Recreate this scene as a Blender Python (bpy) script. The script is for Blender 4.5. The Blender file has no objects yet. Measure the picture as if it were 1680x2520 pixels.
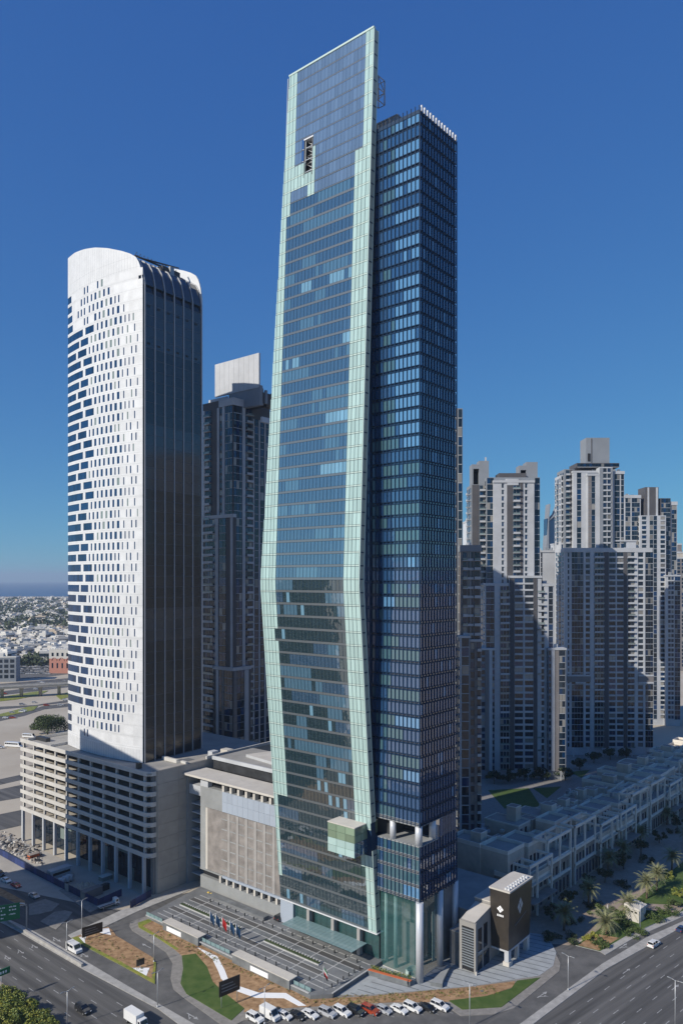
import bpy, math, random
from mathutils import Vector, Matrix, Euler
R = math.radians
rnd = random.Random(7)

# ------------------------------------------------------------------ camera, sky, sun, exposure
scn = bpy.context.scene
F, CX, HY, H = 1850.0, 840.0, 1425.0, 110.0      # focal length and horizon in photograph pixels, eye height in metres
cam_data = bpy.data.cameras.new('camera')
cam_data.sensor_fit = 'VERTICAL'
cam_data.sensor_height = 36.0
cam_data.lens = F / 2520.0 * 36.0
cam_data.shift_y = (HY - 1260.0) / 2520.0
cam_data.clip_start = 0.5
cam_data.clip_end = 60000.0
cam = bpy.data.objects.new('camera', cam_data)
cam.location = (0, 0, H)
cam.rotation_euler = (R(90), 0, 0)
scn.collection.objects.link(cam)
scn.camera = cam

SUN_AZ, SUN_EL = R(234.0), R(33.0)                # azimuth of the sun measured from +Y towards +X
world = bpy.data.worlds.new('World')
scn.world = world
world.use_nodes = True
wn = world.node_tree
sky = wn.nodes.new('ShaderNodeTexSky')
sky.sky_type = 'NISHITA'
sky.sun_disc = False
sky.sun_elevation = SUN_EL
sky.sun_rotation = SUN_AZ
sky.altitude = 2000.0
sky.air_density = 1.0
sky.dust_density = 0.0
sky.ozone_density = 3.0
# the whole dome is graded alike: a deep polarised blue with a soft horizon
sp_ = wn.nodes.new('ShaderNodeSeparateColor'); cb_ = wn.nodes.new('ShaderNodeCombineColor')
wn.links.new(sky.outputs[0], sp_.inputs[0])
for i_, (e_, k_) in enumerate(((0.72, 0.54), (0.66, 1.26), (0.36, 3.2))):
    pw_ = wn.nodes.new('ShaderNodeMath'); pw_.operation = 'POWER'; pw_.inputs[1].default_value = e_
    ml_ = wn.nodes.new('ShaderNodeMath'); ml_.operation = 'MULTIPLY'; ml_.inputs[1].default_value = k_
    wn.links.new(sp_.outputs[i_], pw_.inputs[0]); wn.links.new(pw_.outputs[0], ml_.inputs[0]); wn.links.new(ml_.outputs[0], cb_.inputs[i_])
wn.links.new(cb_.outputs[0], wn.nodes['Background'].inputs[0])
wn.nodes['Background'].inputs[1].default_value = 0.09

sun_data = bpy.data.lights.new('sun', 'SUN')
sun_data.energy = 5.0
sun_data.angle = R(0.5)
sun_data.color = (1.0, 0.93, 0.82)
sun = bpy.data.objects.new('sun', sun_data)
tosun = Vector((math.sin(SUN_AZ) * math.cos(SUN_EL), math.cos(SUN_AZ) * math.cos(SUN_EL), math.sin(SUN_EL)))
sun.rotation_euler = tosun.to_track_quat('Z', 'Y').to_euler()
scn.collection.objects.link(sun)

scn.view_settings.view_transform = 'Standard'
scn.view_settings.look = 'None'
scn.view_settings.exposure = 0.0
scn.view_settings.gamma = 1.0
scn.view_settings.use_curve_mapping = False

# ------------------------------------------------------------------ helpers
def G(px, py, z=0.0):
    """ground point seen at a photograph pixel"""
    y = F * (H - z) / (py - HY)
    return ((px - CX) / F * y, y)

AZ = R(39.6)                                       # the district's street grid
U = (math.sin(AZ), math.cos(AZ))
V = (-math.cos(AZ), math.sin(AZ))
C0 = G(1032, 2418)
ROT = math.pi / 2 - AZ
def L(a, b):
    return (C0[0] + a * U[0] + b * V[0], C0[1] + a * U[1] + b * V[1])
def toL(p):
    dx, dy = p[0] - C0[0], p[1] - C0[1]
    return (dx * U[0] + dy * U[1], dx * V[0] + dy * V[1])

MATS = {}
def mat(name, col=(0.5, 0.5, 0.5), rough=0.7, metal=0.0, ior=1.45, var=0.0, scale=0.3, bump=0.0, bscale=2.0, stretch=None,
        col2=None, coat=0.0, alpha=1.0, emit=0.0, detail=4.0, objvar=0.0, rot=None, bdist=0.05):
    m = bpy.data.materials.new(name)
    m.use_nodes = True
    nt = m.node_tree
    N, K = nt.nodes, nt.links
    p = N['Principled BSDF']
    p.inputs['Base Color'].default_value = (*col, 1)
    p.inputs['Roughness'].default_value = rough
    p.inputs['Metallic'].default_value = metal
    p.inputs['IOR'].default_value = ior
    p.inputs['Coat Weight'].default_value = coat
    p.inputs['Alpha'].default_value = alpha
    vec = None
    if var or bump or col2:
        g = N.new('ShaderNodeNewGeometry')
        vec = g.outputs['Position']
        if stretch:
            mp = N.new('ShaderNodeMapping')
            mp.inputs['Rotation'].default_value = (0, 0, -ROT if rot is None else rot)
            mp.vector_type = 'POINT'
            sc = N.new('ShaderNodeVectorMath'); sc.operation = 'MULTIPLY'
            sc.inputs[1].default_value = stretch
            K.new(vec, mp.inputs[0]); K.new(mp.outputs[0], sc.inputs[0])
            vec = sc.outputs[0]
    src = None
    if var or col2:
        n = N.new('ShaderNodeTexNoise')
        n.inputs['Scale'].default_value = scale
        n.inputs['Detail'].default_value = detail
        n.inputs['Roughness'].default_value = 0.62
        K.new(vec, n.inputs['Vector'])
        r = N.new('ShaderNodeValToRGB')
        e = r.color_ramp.elements
        e[0].position, e[1].position = 0.32, 0.68
        if col2:
            e[0].color = (*col, 1); e[1].color = (*col2, 1)
        else:
            e[0].color = (*[c * (1 - var) for c in col], 1)
            e[1].color = (*[min(1, c * (1 + var)) for c in col], 1)
        K.new(n.outputs['Fac'], r.inputs[0])
        src = r.outputs[0]
        K.new(src, p.inputs['Base Color'])
    if objvar:
        oi = N.new('ShaderNodeObjectInfo')
        mr = N.new('ShaderNodeMapRange')
        mr.inputs['To Min'].default_value = 1 - objvar
        mr.inputs['To Max'].default_value = 1 + objvar
        K.new(oi.outputs['Random'], mr.inputs['Value'])
        mx = N.new('ShaderNodeVectorMath'); mx.operation = 'SCALE'
        if src: K.new(src, mx.inputs[0])
        else: mx.inputs[0].default_value = col
        K.new(mr.outputs[0], mx.inputs['Scale'])
        K.new(mx.outputs[0], p.inputs['Base Color'])
    if bump:
        n2 = N.new('ShaderNodeTexNoise')
        n2.inputs['Scale'].default_value = bscale
        n2.inputs['Detail'].default_value = 3
        K.new(vec, n2.inputs['Vector'])
        b = N.new('ShaderNodeBump')
        b.inputs['Strength'].default_value = min(1, bump)
        b.inputs['Distance'].default_value = bdist
        K.new(n2.outputs['Fac'], b.inputs['Height'])
        K.new(b.outputs[0], p.inputs['Normal'])
    if emit:
        p.inputs['Emission Color'].default_value = (*col, 1)
        p.inputs['Emission Strength'].default_value = emit
    MATS[name] = m
    return m
def M(n):
    return MATS[n]

COL = scn.collection
def link(o, parent=None):
    COL.objects.link(o)
    if parent is not None:
        o.parent = parent
    return o
def tag(o, label=None, cat=None, group=None, kind=None):
    if label: o['label'] = label
    if cat: o['category'] = cat
    if group: o['group'] = group
    if kind: o['kind'] = kind
    return o
def thing(name, label, cat, loc=(0, 0, 0), rz=0.0, group=None):
    o = bpy.data.objects.new(name, None)
    o.location = (*loc, 0) if len(loc) == 2 else loc
    o.rotation_euler = (0, 0, rz)
    o.empty_display_size = 1
    return tag(link(o), label, cat, group)

class MB:
    """collects faces into one mesh"""
    def __init__(self):
        self.v, self.f, self.m, self.mats = [], [], [], []
        self.smooth = []
    def mi(self, m):
        if m is None: return 0
        if m not in self.mats: self.mats.append(m)
        return self.mats.index(m)
    def face(self, pts, m=None, sm=False):
        i = len(self.v)
        self.v += [tuple(p) for p in pts]
        self.f.append(tuple(range(i, i + len(pts))))
        self.m.append(self.mi(m)); self.smooth.append(sm)
        return self
    def hexa(self, p, m=None):
        """8 points: bottom four, top four"""
        i = len(self.v)
        self.v += [tuple(q) for q in p]
        k = self.mi(m)
        for q in ((3, 2, 1, 0), (4, 5, 6, 7), (0, 1, 5, 4), (1, 2, 6, 5), (2, 3, 7, 6), (3, 0, 4, 7)):
            self.f.append(tuple(i + j for j in q)); self.m.append(k); self.smooth.append(False)
        return self
    def box(self, x0, y0, z0, x1, y1, z1, m=None):
        x0, x1 = min(x0, x1), max(x0, x1); y0, y1 = min(y0, y1), max(y0, y1); z0, z1 = min(z0, z1), max(z0, z1)
        return self.hexa([(x0, y0, z0), (x1, y0, z0), (x1, y1, z0), (x0, y1, z0),
                          (x0, y0, z1), (x1, y0, z1), (x1, y1, z1), (x0, y1, z1)], m)
    def prism(self, poly, z0, z1, m=None, mtop=None):
        ar = sum(poly[i - 1][0] * poly[i][1] - poly[i][0] * poly[i - 1][1] for i in range(len(poly)))
        if ar < 0: poly = poly[::-1]
        n = len(poly)
        zt = z1 if callable(z1) else (lambda x, y: z1)
        self.face([(x, y, zt(x, y)) for x, y in poly], mtop or m)
        self.face([(x, y, z0) for x, y in poly][::-1], m)
        for i in range(n):
            a, b = poly[i], poly[(i + 1) % n]
            self.face([(a[0], a[1], z0), (b[0], b[1], z0), (b[0], b[1], zt(*b)), (a[0], a[1], zt(*a))], m)
        return self
    def tube(self, pts, r, m=None, n=6, cap=True):
        """round bar through points; r is a number or one per point"""
        rs = r if isinstance(r, (list, tuple)) else [r] * len(pts)
        pts = [Vector(p) for p in pts]
        base = len(self.v); k = self.mi(m)
        for i, p in enumerate(pts):
            d = (pts[min(i + 1, len(pts) - 1)] - pts[max(i - 1, 0)]).normalized()
            a = d.orthogonal().normalized() if abs(d.z) < 0.99 else Vector((1, 0, 0))
            b = d.cross(a).normalized()
            for j in range(n):
                t = 2 * math.pi * j / n
                self.v.append(tuple(p + (a * math.cos(t) + b * math.sin(t)) * rs[i]))
        for i in range(len(pts) - 1):
            for j in range(n):
                a0 = base + i * n + j; a1 = base + i * n + (j + 1) % n
                self.f.append((a0, a1, a1 + n, a0 + n)); self.m.append(k); self.smooth.append(True)
        if cap:
            self.f.append(tuple(base + j for j in range(n))[::-1]); self.m.append(k); self.smooth.append(False)
            e = base + (len(pts) - 1) * n
            self.f.append(tuple(e + j for j in range(n))); self.m.append(k); self.smooth.append(False)
        return self
    def mesh(self, name, default=None):
        me = bpy.data.meshes.new(name)
        me.from_pydata(self.v, [], self.f)
        for mm in (self.mats or [default]):
            me.materials.append(M(mm))
        if len(self.mats) > 1:
            me.polygons.foreach_set('material_index', self.m)
        if any(self.smooth):
            me.polygons.foreach_set('use_smooth', self.smooth)
        me.update()
        return me
    def build(self, name, m=None, parent=None, **kw):
        o = bpy.data.objects.new(name, self.mesh(name, m))
        link(o, parent)
        if kw: tag(o, **kw)
        return o

CUBES = {}
def cube_mesh(m):
    if m not in CUBES:
        CUBES[m] = MB().box(-.5, -.5, -.5, .5, .5, .5, m).mesh('piece')
    return CUBES[m]
def px_size(parent, c, s):
    """rough share of the photograph that a piece covers"""
    w = Vector(c)
    if parent is not None:
        w = Matrix.LocRotScale(parent.location, parent.rotation_euler, None) @ w
    if w.y < 5: return 0
    x, y = CX + F * w.x / w.y, HY - F * (w.z - H) / w.y
    d = sorted(s)[1] * sorted(s)[2] / (w.y * w.y)
    return d if (-20 < x < 1700 and -20 < y < 2540) else d * 1e-6
def pieces(parent, name, specs, limit=300):
    """specs: (x0,y0,z0,x1,y1,z1,material[,tilt]); the largest in view become objects, the rest one mass"""
    sp = []
    for s in specs:
        x0, y0, z0, x1, y1, z1 = s[:6]
        c = ((x0 + x1) / 2, (y0 + y1) / 2, (z0 + z1) / 2)
        d = (abs(x1 - x0), abs(y1 - y0), abs(z1 - z0))
        sp.append((px_size(parent, c, d), c, d, s[6], s[7] if len(s) > 7 else None))
    if len(sp) > limit:
        sp.sort(key=lambda t: -t[0])
    for _, c, d, m, t in sp[:limit]:
        o = bpy.data.objects.new(name, cube_mesh(m))
        o.location, o.scale = c, d
        if t: o.rotation_euler = t
        link(o, parent)
    if len(sp) > limit:
        mb = MB()
        for _, c, d, m, t in sp[limit:]:
            e = Euler(t).to_matrix() if t else None
            pts = []
            for z in (-.5, .5):
                for x, y in ((-.5, -.5), (.5, -.5), (.5, .5), (-.5, .5)):
                    q = Vector((x * d[0], y * d[1], z * d[2]))
                    if e: q = e @ q
                    pts.append((c[0] + q.x, c[1] + q.y, c[2] + q.z))
            mb.hexa(pts, m)
        mb.build(name + '_rows', None, parent, kind='stuff')
def hexas(parent, name, specs, limit=300):
    """specs: (eight points, material)"""
    sp = []
    for p, m in specs:
        lo = [min(q[i] for q in p) for i in range(3)]; hi = [max(q[i] for q in p) for i in range(3)]
        c = [(lo[i] + hi[i]) / 2 for i in range(3)]
        sp.append((px_size(parent, c, [hi[i] - lo[i] for i in range(3)]), c, p, m))
    if len(sp) > limit: sp.sort(key=lambda t: -t[0])
    for _, c, p, m in sp[:limit]:
        MB().hexa(p, m).build(name, None, parent)
    if len(sp) > limit:
        mb = MB()
        for _, c, p, m in sp[limit:]: mb.hexa(p, m)
        mb.build(name + '_rows', None, parent, kind='stuff')
def copy_tree(o, parent=None):
    c = o.copy()
    for k in ('label', 'group', 'category', 'kind'):
        if k in o: c[k] = o[k]
    COL.objects.link(c)
    c.parent = parent
    for ch in o.children: copy_tree(ch, c)
    return c
ORD = ['first', 'second', 'third', 'fourth', 'fifth', 'sixth', 'seventh', 'eighth', 'ninth', 'tenth', 'eleventh', 'twelfth',
       'thirteenth', 'fourteenth', 'fifteenth', 'sixteenth', 'seventeenth', 'eighteenth', 'nineteenth', 'twentieth']

# ------------------------------------------------------------------ materials
mat('sand', (0.38, 0.33, 0.26), 0.95, col2=(0.47, 0.42, 0.34), scale=0.02, bump=0.3, bscale=0.8, detail=8)
mat('asphalt', (0.055, 0.054, 0.053), 0.85, col2=(0.14, 0.136, 0.13), scale=0.42, stretch=(1, .035, 1), detail=6)
mat('asphalt_right', (0.055, 0.054, 0.053), 0.85, col2=(0.14, 0.136, 0.13), scale=0.42, stretch=(.035, 1, 1), detail=6, rot=-R(40))
mat('asphalt_worn', (0.085, 0.084, 0.082), 0.85, col2=(0.15, 0.146, 0.14), scale=0.2, bump=0.15, bscale=8, detail=7)
mat('kerb', (0.36, 0.35, 0.33), 0.9, var=0.18, scale=0.5, detail=6)
mat('kerb_dark', (0.2, 0.2, 0.2), 0.9, var=0.2, scale=0.8)
mat('pavers', (0.24, 0.225, 0.205), 0.85, var=0.2, scale=0.7, detail=6)
mat('pavers_light', (0.34, 0.36, 0.37), 0.7, var=0.12, scale=0.4, detail=6)
mat('stone_line', (0.42, 0.42, 0.41), 0.8, var=0.15, scale=1.0)
mat('stone_dark', (0.15, 0.16, 0.165), 0.6, var=0.3, scale=0.25, detail=7)
mat('paint', (0.5, 0.5, 0.49), 0.75, col2=(0.2, 0.2, 0.2), scale=2.2, detail=5)
mat('paint_yellow', (0.7, 0.5, 0.1), 0.7)
mat('mulch', (0.2, 0.115, 0.055), 0.95, col2=(0.44, 0.28, 0.155), scale=0.55, bump=0.8, bscale=3, detail=10)
mat('lawn', (0.04, 0.085, 0.012), 0.9, col2=(0.085, 0.125, 0.03), scale=0.35, bump=0.6, bscale=10, detail=9)
mat('walk', (0.31, 0.25, 0.2), 0.85, var=0.16, scale=0.5, detail=6)
mat('concrete', (0.5, 0.485, 0.455), 0.85, var=0.12, scale=0.15, detail=7)
mat('concrete_tan', (0.36, 0.335, 0.295), 0.85, var=0.1, scale=0.2, detail=7, objvar=0.05)
mat('concrete_grey', (0.27, 0.28, 0.28), 0.8, var=0.16, scale=0.12, detail=7)
mat('concrete_dark', (0.16, 0.165, 0.17), 0.8, var=0.2, scale=0.2, detail=7)
mat('white_panel', (0.61, 0.62, 0.63), 0.45, var=0.06, scale=0.3, objvar=0.06)
mat('white_wall', (0.44, 0.455, 0.475), 0.7, var=0.12, scale=0.1, detail=6)
mat('grey_wall', (0.22, 0.24, 0.265), 0.75, var=0.1, scale=0.1, detail=6)
mat('villa_wall', (0.47, 0.425, 0.36), 0.8, var=0.16, scale=0.3, detail=6, objvar=0.12)
mat('villa_trim', (0.66, 0.62, 0.55), 0.75, var=0.08, scale=0.4)
mat('flank_line', (0.085, 0.09, 0.1), 0.5)
mat('villa_base', (0.28, 0.245, 0.205), 0.85, var=0.16, scale=0.3, detail=6)
mat('villa_roof', (0.26, 0.225, 0.2), 0.85, var=0.15, scale=0.3)
mat('joint', (0.42, 0.43, 0.44), 0.6)
mat('brown_wall', (0.085, 0.083, 0.088), 0.7, var=0.12, scale=0.1)
mat('tan_wall', (0.2, 0.185, 0.18), 0.7, var=0.1, scale=0.1)
mat('roof_grey', (0.3, 0.29, 0.27), 0.9, var=0.14, scale=0.15, detail=7)
mat('roof_light', (0.52, 0.49, 0.44), 0.85, var=0.08, scale=0.2, detail=6)
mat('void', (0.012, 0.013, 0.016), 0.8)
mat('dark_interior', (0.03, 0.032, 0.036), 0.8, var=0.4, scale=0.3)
mat('glass_window', (0.01, 0.018, 0.03), 0.06, ior=1.55, objvar=0.5)
mat('glass_window_b', (0.022, 0.036, 0.052), 0.08, ior=1.55, objvar=0.4)
mat('glass_blue', (0.006, 0.03, 0.085), 0.05, ior=1.6, objvar=0.35)
mat('glass_green_grey', (0.16, 0.2, 0.19), 0.15, ior=1.7, objvar=0.3)
mat('glass_black', (0.009, 0.011, 0.016), 0.14, ior=1.7, objvar=.3, bump=0.06, bscale=0.2)
mat('glass_black_b', (0.02, 0.024, 0.034), 0.14, ior=1.8, objvar=.3, bump=0.06, bscale=0.2)
mat('rib_white', (0.4, 0.41, 0.43), 0.4, metal=0.2)
mat('panel_green', (0.37, 0.51, 0.485), 0.13, ior=1.7, objvar=0.12, bump=1, bscale=0.2, bdist=0.03)
mat('panel_green_line', (0.44, 0.55, 0.51), 0.3, objvar=0.1)
mat('slab_edge', (0.3, 0.35, 0.31), 0.5)
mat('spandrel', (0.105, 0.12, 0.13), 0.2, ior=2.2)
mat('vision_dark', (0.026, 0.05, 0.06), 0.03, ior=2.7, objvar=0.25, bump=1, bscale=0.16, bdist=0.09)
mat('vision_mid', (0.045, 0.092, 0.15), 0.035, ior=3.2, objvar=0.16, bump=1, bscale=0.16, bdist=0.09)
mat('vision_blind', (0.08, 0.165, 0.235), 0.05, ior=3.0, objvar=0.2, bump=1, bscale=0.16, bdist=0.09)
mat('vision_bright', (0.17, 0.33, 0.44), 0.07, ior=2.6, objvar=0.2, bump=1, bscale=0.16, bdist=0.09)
mat('crown_glass', (0.13, 0.2, 0.31), 0.08, ior=2.4, objvar=0.14, alpha=0.82)
mat('mullion', (0.013, 0.036, 0.08), 0.35, ior=1.2)
mat('mullion_silver', (0.4, 0.43, 0.46), 0.35, metal=0.6)
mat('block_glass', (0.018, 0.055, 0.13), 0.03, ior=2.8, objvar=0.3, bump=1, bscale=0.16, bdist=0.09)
mat('block_glass_lit', (0.085, 0.21, 0.37), 0.05, ior=2.8, objvar=0.2, bump=1, bscale=0.16, bdist=0.09)  # paler blue: sky reflection put into the glass colour
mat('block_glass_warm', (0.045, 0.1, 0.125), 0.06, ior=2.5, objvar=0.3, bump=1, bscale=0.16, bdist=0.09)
mat('block_spandrel', (0.012, 0.032, 0.075), 0.08, ior=2.4)
mat('lobby_glass', (0.06, 0.16, 0.16), 0.03, ior=1.9, alpha=0.3)
mat('teal_column', (0.3, 0.5, 0.5), 0.4)
mat('column', (0.55, 0.57, 0.6), 0.35, metal=0.2)
mat('canopy_glass', (0.22, 0.33, 0.34), 0.12, ior=1.7, alpha=0.8)
mat('box_glass', (0.19, 0.26, 0.18), 0.1, ior=1.7, objvar=0.2)
mat('steel', (0.32, 0.33, 0.34), 0.45, metal=0.7)
mat('dark_steel', (0.05, 0.052, 0.056), 0.5, metal=0.4)
mat('lamp_post', (0.55, 0.56, 0.57), 0.4, metal=0.5)
mat('screen', (0.23, 0.21, 0.195), 0.75, var=0.28, scale=0.3, detail=8)
mat('screen_pier', (0.31, 0.295, 0.28), 0.75, var=0.1, scale=0.3)
mat('slat', (0.24, 0.27, 0.3), 0.45, metal=0.2)
mat('annex_wall', (0.28, 0.27, 0.255), 0.85, var=0.1, scale=0.2, detail=6)
mat('metal_blue', (0.46, 0.52, 0.6), 0.35, metal=0.3, objvar=0.05)
mat('sign_brown', (0.028, 0.025, 0.023), 0.35, col2=(0.055, 0.046, 0.036), scale=0.25, detail=5)
mat('sign_white', (0.85, 0.85, 0.85), 0.5)
mat('sign_green', (0.01, 0.14, 0.06), 0.45, var=0.1, scale=1)
mat('sign_red', (0.55, 0.03, 0.03), 0.5)
mat('flag_green', (0.02, 0.2, 0.07), 0.7)
mat('flag_blue', (0.02, 0.07, 0.16), 0.7)
mat('black', (0.02, 0.02, 0.02), 0.6)
mat('hoarding', (0.02, 0.035, 0.12), 0.5, objvar=0.35)
mat('rubble', (0.36, 0.32, 0.27), 0.95, col2=(0.14, 0.12, 0.11), scale=0.8, detail=6)
mat('orange', (0.5, 0.13, 0.05), 0.7)
mat('tyre', (0.015, 0.015, 0.015), 0.8)
mat('rim', (0.4, 0.4, 0.42), 0.35, metal=0.7)
mat('car_glass', (0.012, 0.015, 0.02), 0.06, ior=1.6)
mat('head_lamp', (0.7, 0.7, 0.68), 0.15)
mat('tail_lamp', (0.4, 0.02, 0.015), 0.25)
for n, c in dict(white=(0.72, 0.72, 0.71), black=(0.015, 0.016, 0.018), silver=(0.42, 0.43, 0.45), red=(0.33, 0.05, 0.02),
                 crimson=(0.4, 0.01, 0.015), grey=(0.13, 0.14, 0.15), blue=(0.03, 0.05, 0.11)).items():
    mat('car_' + n, c, 0.28, metal=0.0, coat=0.7)
mat('bark', (0.13, 0.095, 0.065), 0.95, var=0.3, scale=3)
mat('palm_leaf', (0.15, 0.165, 0.07), 0.6, col2=(0.24, 0.24, 0.13), scale=0.6)
mat('palm_dry', (0.3, 0.24, 0.11), 0.8)
mat('leaf', (0.05, 0.09, 0.02), 0.6, col2=(0.11, 0.15, 0.035), scale=0.7)
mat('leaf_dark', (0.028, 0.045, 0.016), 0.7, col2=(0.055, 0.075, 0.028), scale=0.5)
mat('leaf_yellow', (0.32, 0.3, 0.05), 0.6, col2=(0.12, 0.17, 0.035), scale=0.35)
mat('glass_curtain', (0.24, 0.23, 0.21), 0.25, ior=1.6, objvar=0.4)
mat('sea', (0.02, 0.085, 0.19), 0.4, ior=1.33, bump=0.4, bscale=0.05)
mat('house_white', (0.62, 0.6, 0.55), 0.9, objvar=0.25)
mat('house_beige', (0.5, 0.42, 0.32), 0.9, objvar=0.25)
mat('house_pink', (0.42, 0.19, 0.14), 0.85)
mat('skin', (0.35, 0.22, 0.15), 0.7)
mat('cloth_white', (0.7, 0.7, 0.68), 0.9)
mat('cloth_dark', (0.03, 0.03, 0.04), 0.9)

# ------------------------------------------------------------------ ground, sea, roads
def PP(pts, z=0.0):
    return [G(x, y, z) for x, y in pts]
def Z8(pts):                                       # measured on an enlarged crop of the lower left
    return [(x * .4592, y * .4592 + 2160) for x, y in pts]
def slab(name, poly, z0, z1, m, parent=None, kind='structure', side=None):
    mb = MB(); mb.prism(poly, z0, z1, side or m, m)
    return tag(mb.build(name, None, parent), kind=kind if parent is None else None)

MB().face([(-26000, -26000, 0), (26000, -26000, 0), (26000, 26000, 0), (-26000, 26000, 0)], 'sand').build('ground', kind='structure')
MB().face([(-26000, 4300, 0.6), (26000, 5200, 0.6), (26000, 26000, 0.6), (-26000, 26000, 0.6)], 'sea').build('sea', kind='structure')

road = slab('road', PP([(-500, 2040), (0, 2108), (240, 2236), (322, 2240), (375, 2213), (500, 2190), (700, 2300), (770, 2470), (830, 2458), (830, 3400), (-1200, 2700)]), -0.3, 0.02, 'asphalt')
road_r = slab('road', PP([(830, 2458), (860, 2455), (1240, 2400), (1330, 2330), (1362, 2290), (1400, 2310), (1480, 2345), (1690, 2240), (2300, 2060), (3000, 2700), (830, 3400)]),
            -0.3, 0.02, 'asphalt_right')
service = slab('service_road', PP(Z8([(230, 300), (370, 285), (440, 290), (620, 250), (700, 190), (790, 170), (800, 210), (700, 240), (712, 285), (800, 340),
                          (890, 400), (928, 460), (918, 540), (935, 600), (990, 650), (1192, 788), (1010, 788), (690, 590), (330, 385)])), -0.3, 0.026, 'asphalt_worn')
slab('slip_road', PP([(1200, 2520), (1264, 2484), (1375, 2388), (1382, 2360), (1365, 2335), (1420, 2340), (1480, 2345), (1690, 2243), (1690, 2262), (1480, 2372), (1277, 2520)]),
     -0.3, 0.026, 'asphalt_worn')
# car park strip in front of the plaza
slab('parking_road', PP([(585, 2540), (600, 2508), (1100, 2472), (1140, 2500), (1214, 2496), (1190, 2530), (1100, 2560), (600, 2590)]), -0.3, 0.024, 'asphalt_worn')

def local_box(name, a0, a1, b0, b1, z0, z1, m, parent=None, kind='structure'):
    return slab(name, [L(a0, b0), L(a1, b0), L(a1, b1), L(a0, b1)], z0, z1, m, parent, kind)

median = slab('road_median', PP([(441, 2522), (390, 2484), (200, 2383), (46, 2293), (-30, 2254), (-30, 2240), (73, 2286), (150, 2330), (321, 2431), (480, 2522)]), -0.2, 0.15, 'kerb')
slab('road_median', PP([(1277, 2522), (1480, 2373), (1589, 2308), (1690, 2263), (1690, 2275), (1600, 2325), (1490, 2386), (1310, 2522)]), -0.2, 0.15, 'kerb')
# concrete barrier on the median
bar = slab('road_barrier', [L(-54.4, 78), L(-53.7, 78), L(-53.7, 160), L(-54.4, 160)], 0.1, 1.0, 'kerb')
tag(bar, 'low pale concrete barrier along the highway median', 'barrier', kind='thing'); bar.name = 'concrete_barrier'
# far kerb and traffic islands on the street in front of the building site
slab('kerb_island', PP([(100, 2268), (134, 2245), (161, 2241), (179, 2245), (171, 2258), (139, 2288)]), -0.2, 0.14, 'pavers')
slab('kerb_island', PP([(72, 2253), (72, 2226), (112, 2213), (147, 2225), (129, 2242), (94, 2251)]), -0.2, 0.14, 'pavers')
slab('kerb_island', PP([(-40, 2172), (0, 2185), (62, 2218), (58, 2232), (0, 2205), (-40, 2190)]), -0.2, 0.14, 'mulch', side='kerb')
slab('pavement', PP([(168, 2302), (300, 2240), (330, 2232), (455, 2183), (470, 2190), (340, 2243), (240, 2290), (180, 2312)]), -0.2, 0.14, 'kerb')
slab('pavement', PP([(145, 2192), (160, 2186), (250, 2232), (222, 2246)]), -0.2, 0.13, 'pavers')

# planted strip in the foreground corner
slab('planting_strip', [L(-74.2, 20), L(-72.6, 20), L(-72.6, 130), L(-74.2, 130)], -0.2, 0.16, 'walk')
slab('planting_bed', [L(-96, 20), L(-74.21, 20), L(-74.21, 130), L(-96, 130)], -0.2, 0.14, 'mulch')

# plaza pavements and landscape beds
slab('pavement', PP([(321, 2270), (349, 2259), (367, 2253), (600, 2350), (770, 2452), (900, 2446), (1160, 2425), (1160, 2466), (1100, 2473), (600, 2512), (575, 2525), (548, 2525),
                     (455, 2458), (427, 2435), (420, 2408), (425, 2371), (409, 2344), (367, 2316), (326, 2291), (319, 2280)]), -0.2, 0.12, 'pavers')
slab('pavement', PP([(1080, 2430), (1270, 2405), (1340, 2390), (1355, 2330), (1340, 2310), (1363, 2340), (1378, 2372), (1375, 2391), (1264, 2482), (1214, 2497), (1133, 2501), (1095, 2474)]),
     -0.2, 0.124, 'pavers')
low = slab('lower_plaza', PP([(815, 2449), (905, 2380), (1030, 2330), (1240, 2290), (1345, 2302), (1368, 2345), (1360, 2378), (1326, 2402), (1160, 2428), (900, 2450)]), -0.2, 0.18, 'pavers_light')
slab('mulch_bed', PP([(340, 2274), (367, 2262), (600, 2356), (720, 2417), (763, 2461), (900, 2454), (1160, 2430), (1267, 2416), (1262, 2431), (1195, 2453), (1118, 2465), (1096, 2467),
                      (958, 2468), (667, 2484), (600, 2492), (602, 2484), (546, 2441), (523, 2417), (510, 2381), (482, 2349), (448, 2353), (432, 2339), (386, 2307), (342, 2284)]),
     -0.2, 0.2, 'mulch')
slab('lawn', PP(Z8([(975, 420), (1050, 410), (1110, 480), (1140, 560), (1190, 610), (1310, 704), (1240, 768), (1000, 625), (968, 570), (982, 490)])), -0.2, 0.215, 'lawn')
slab('lawn', PP([(1103, 2464), (1195, 2453), (1257, 2434), (1271, 2415), (1329, 2407), (1233, 2480), (1137, 2486)]), -0.2, 0.215, 'lawn')
slab('mulch_bed', PP(Z8([(385, 325), (460, 298), (580, 266), (603, 283), (622, 312), (820, 430), (837, 462), (830, 572), (640, 467), (450, 367)])), -0.2, 0.17, 'mulch', side='kerb')
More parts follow.
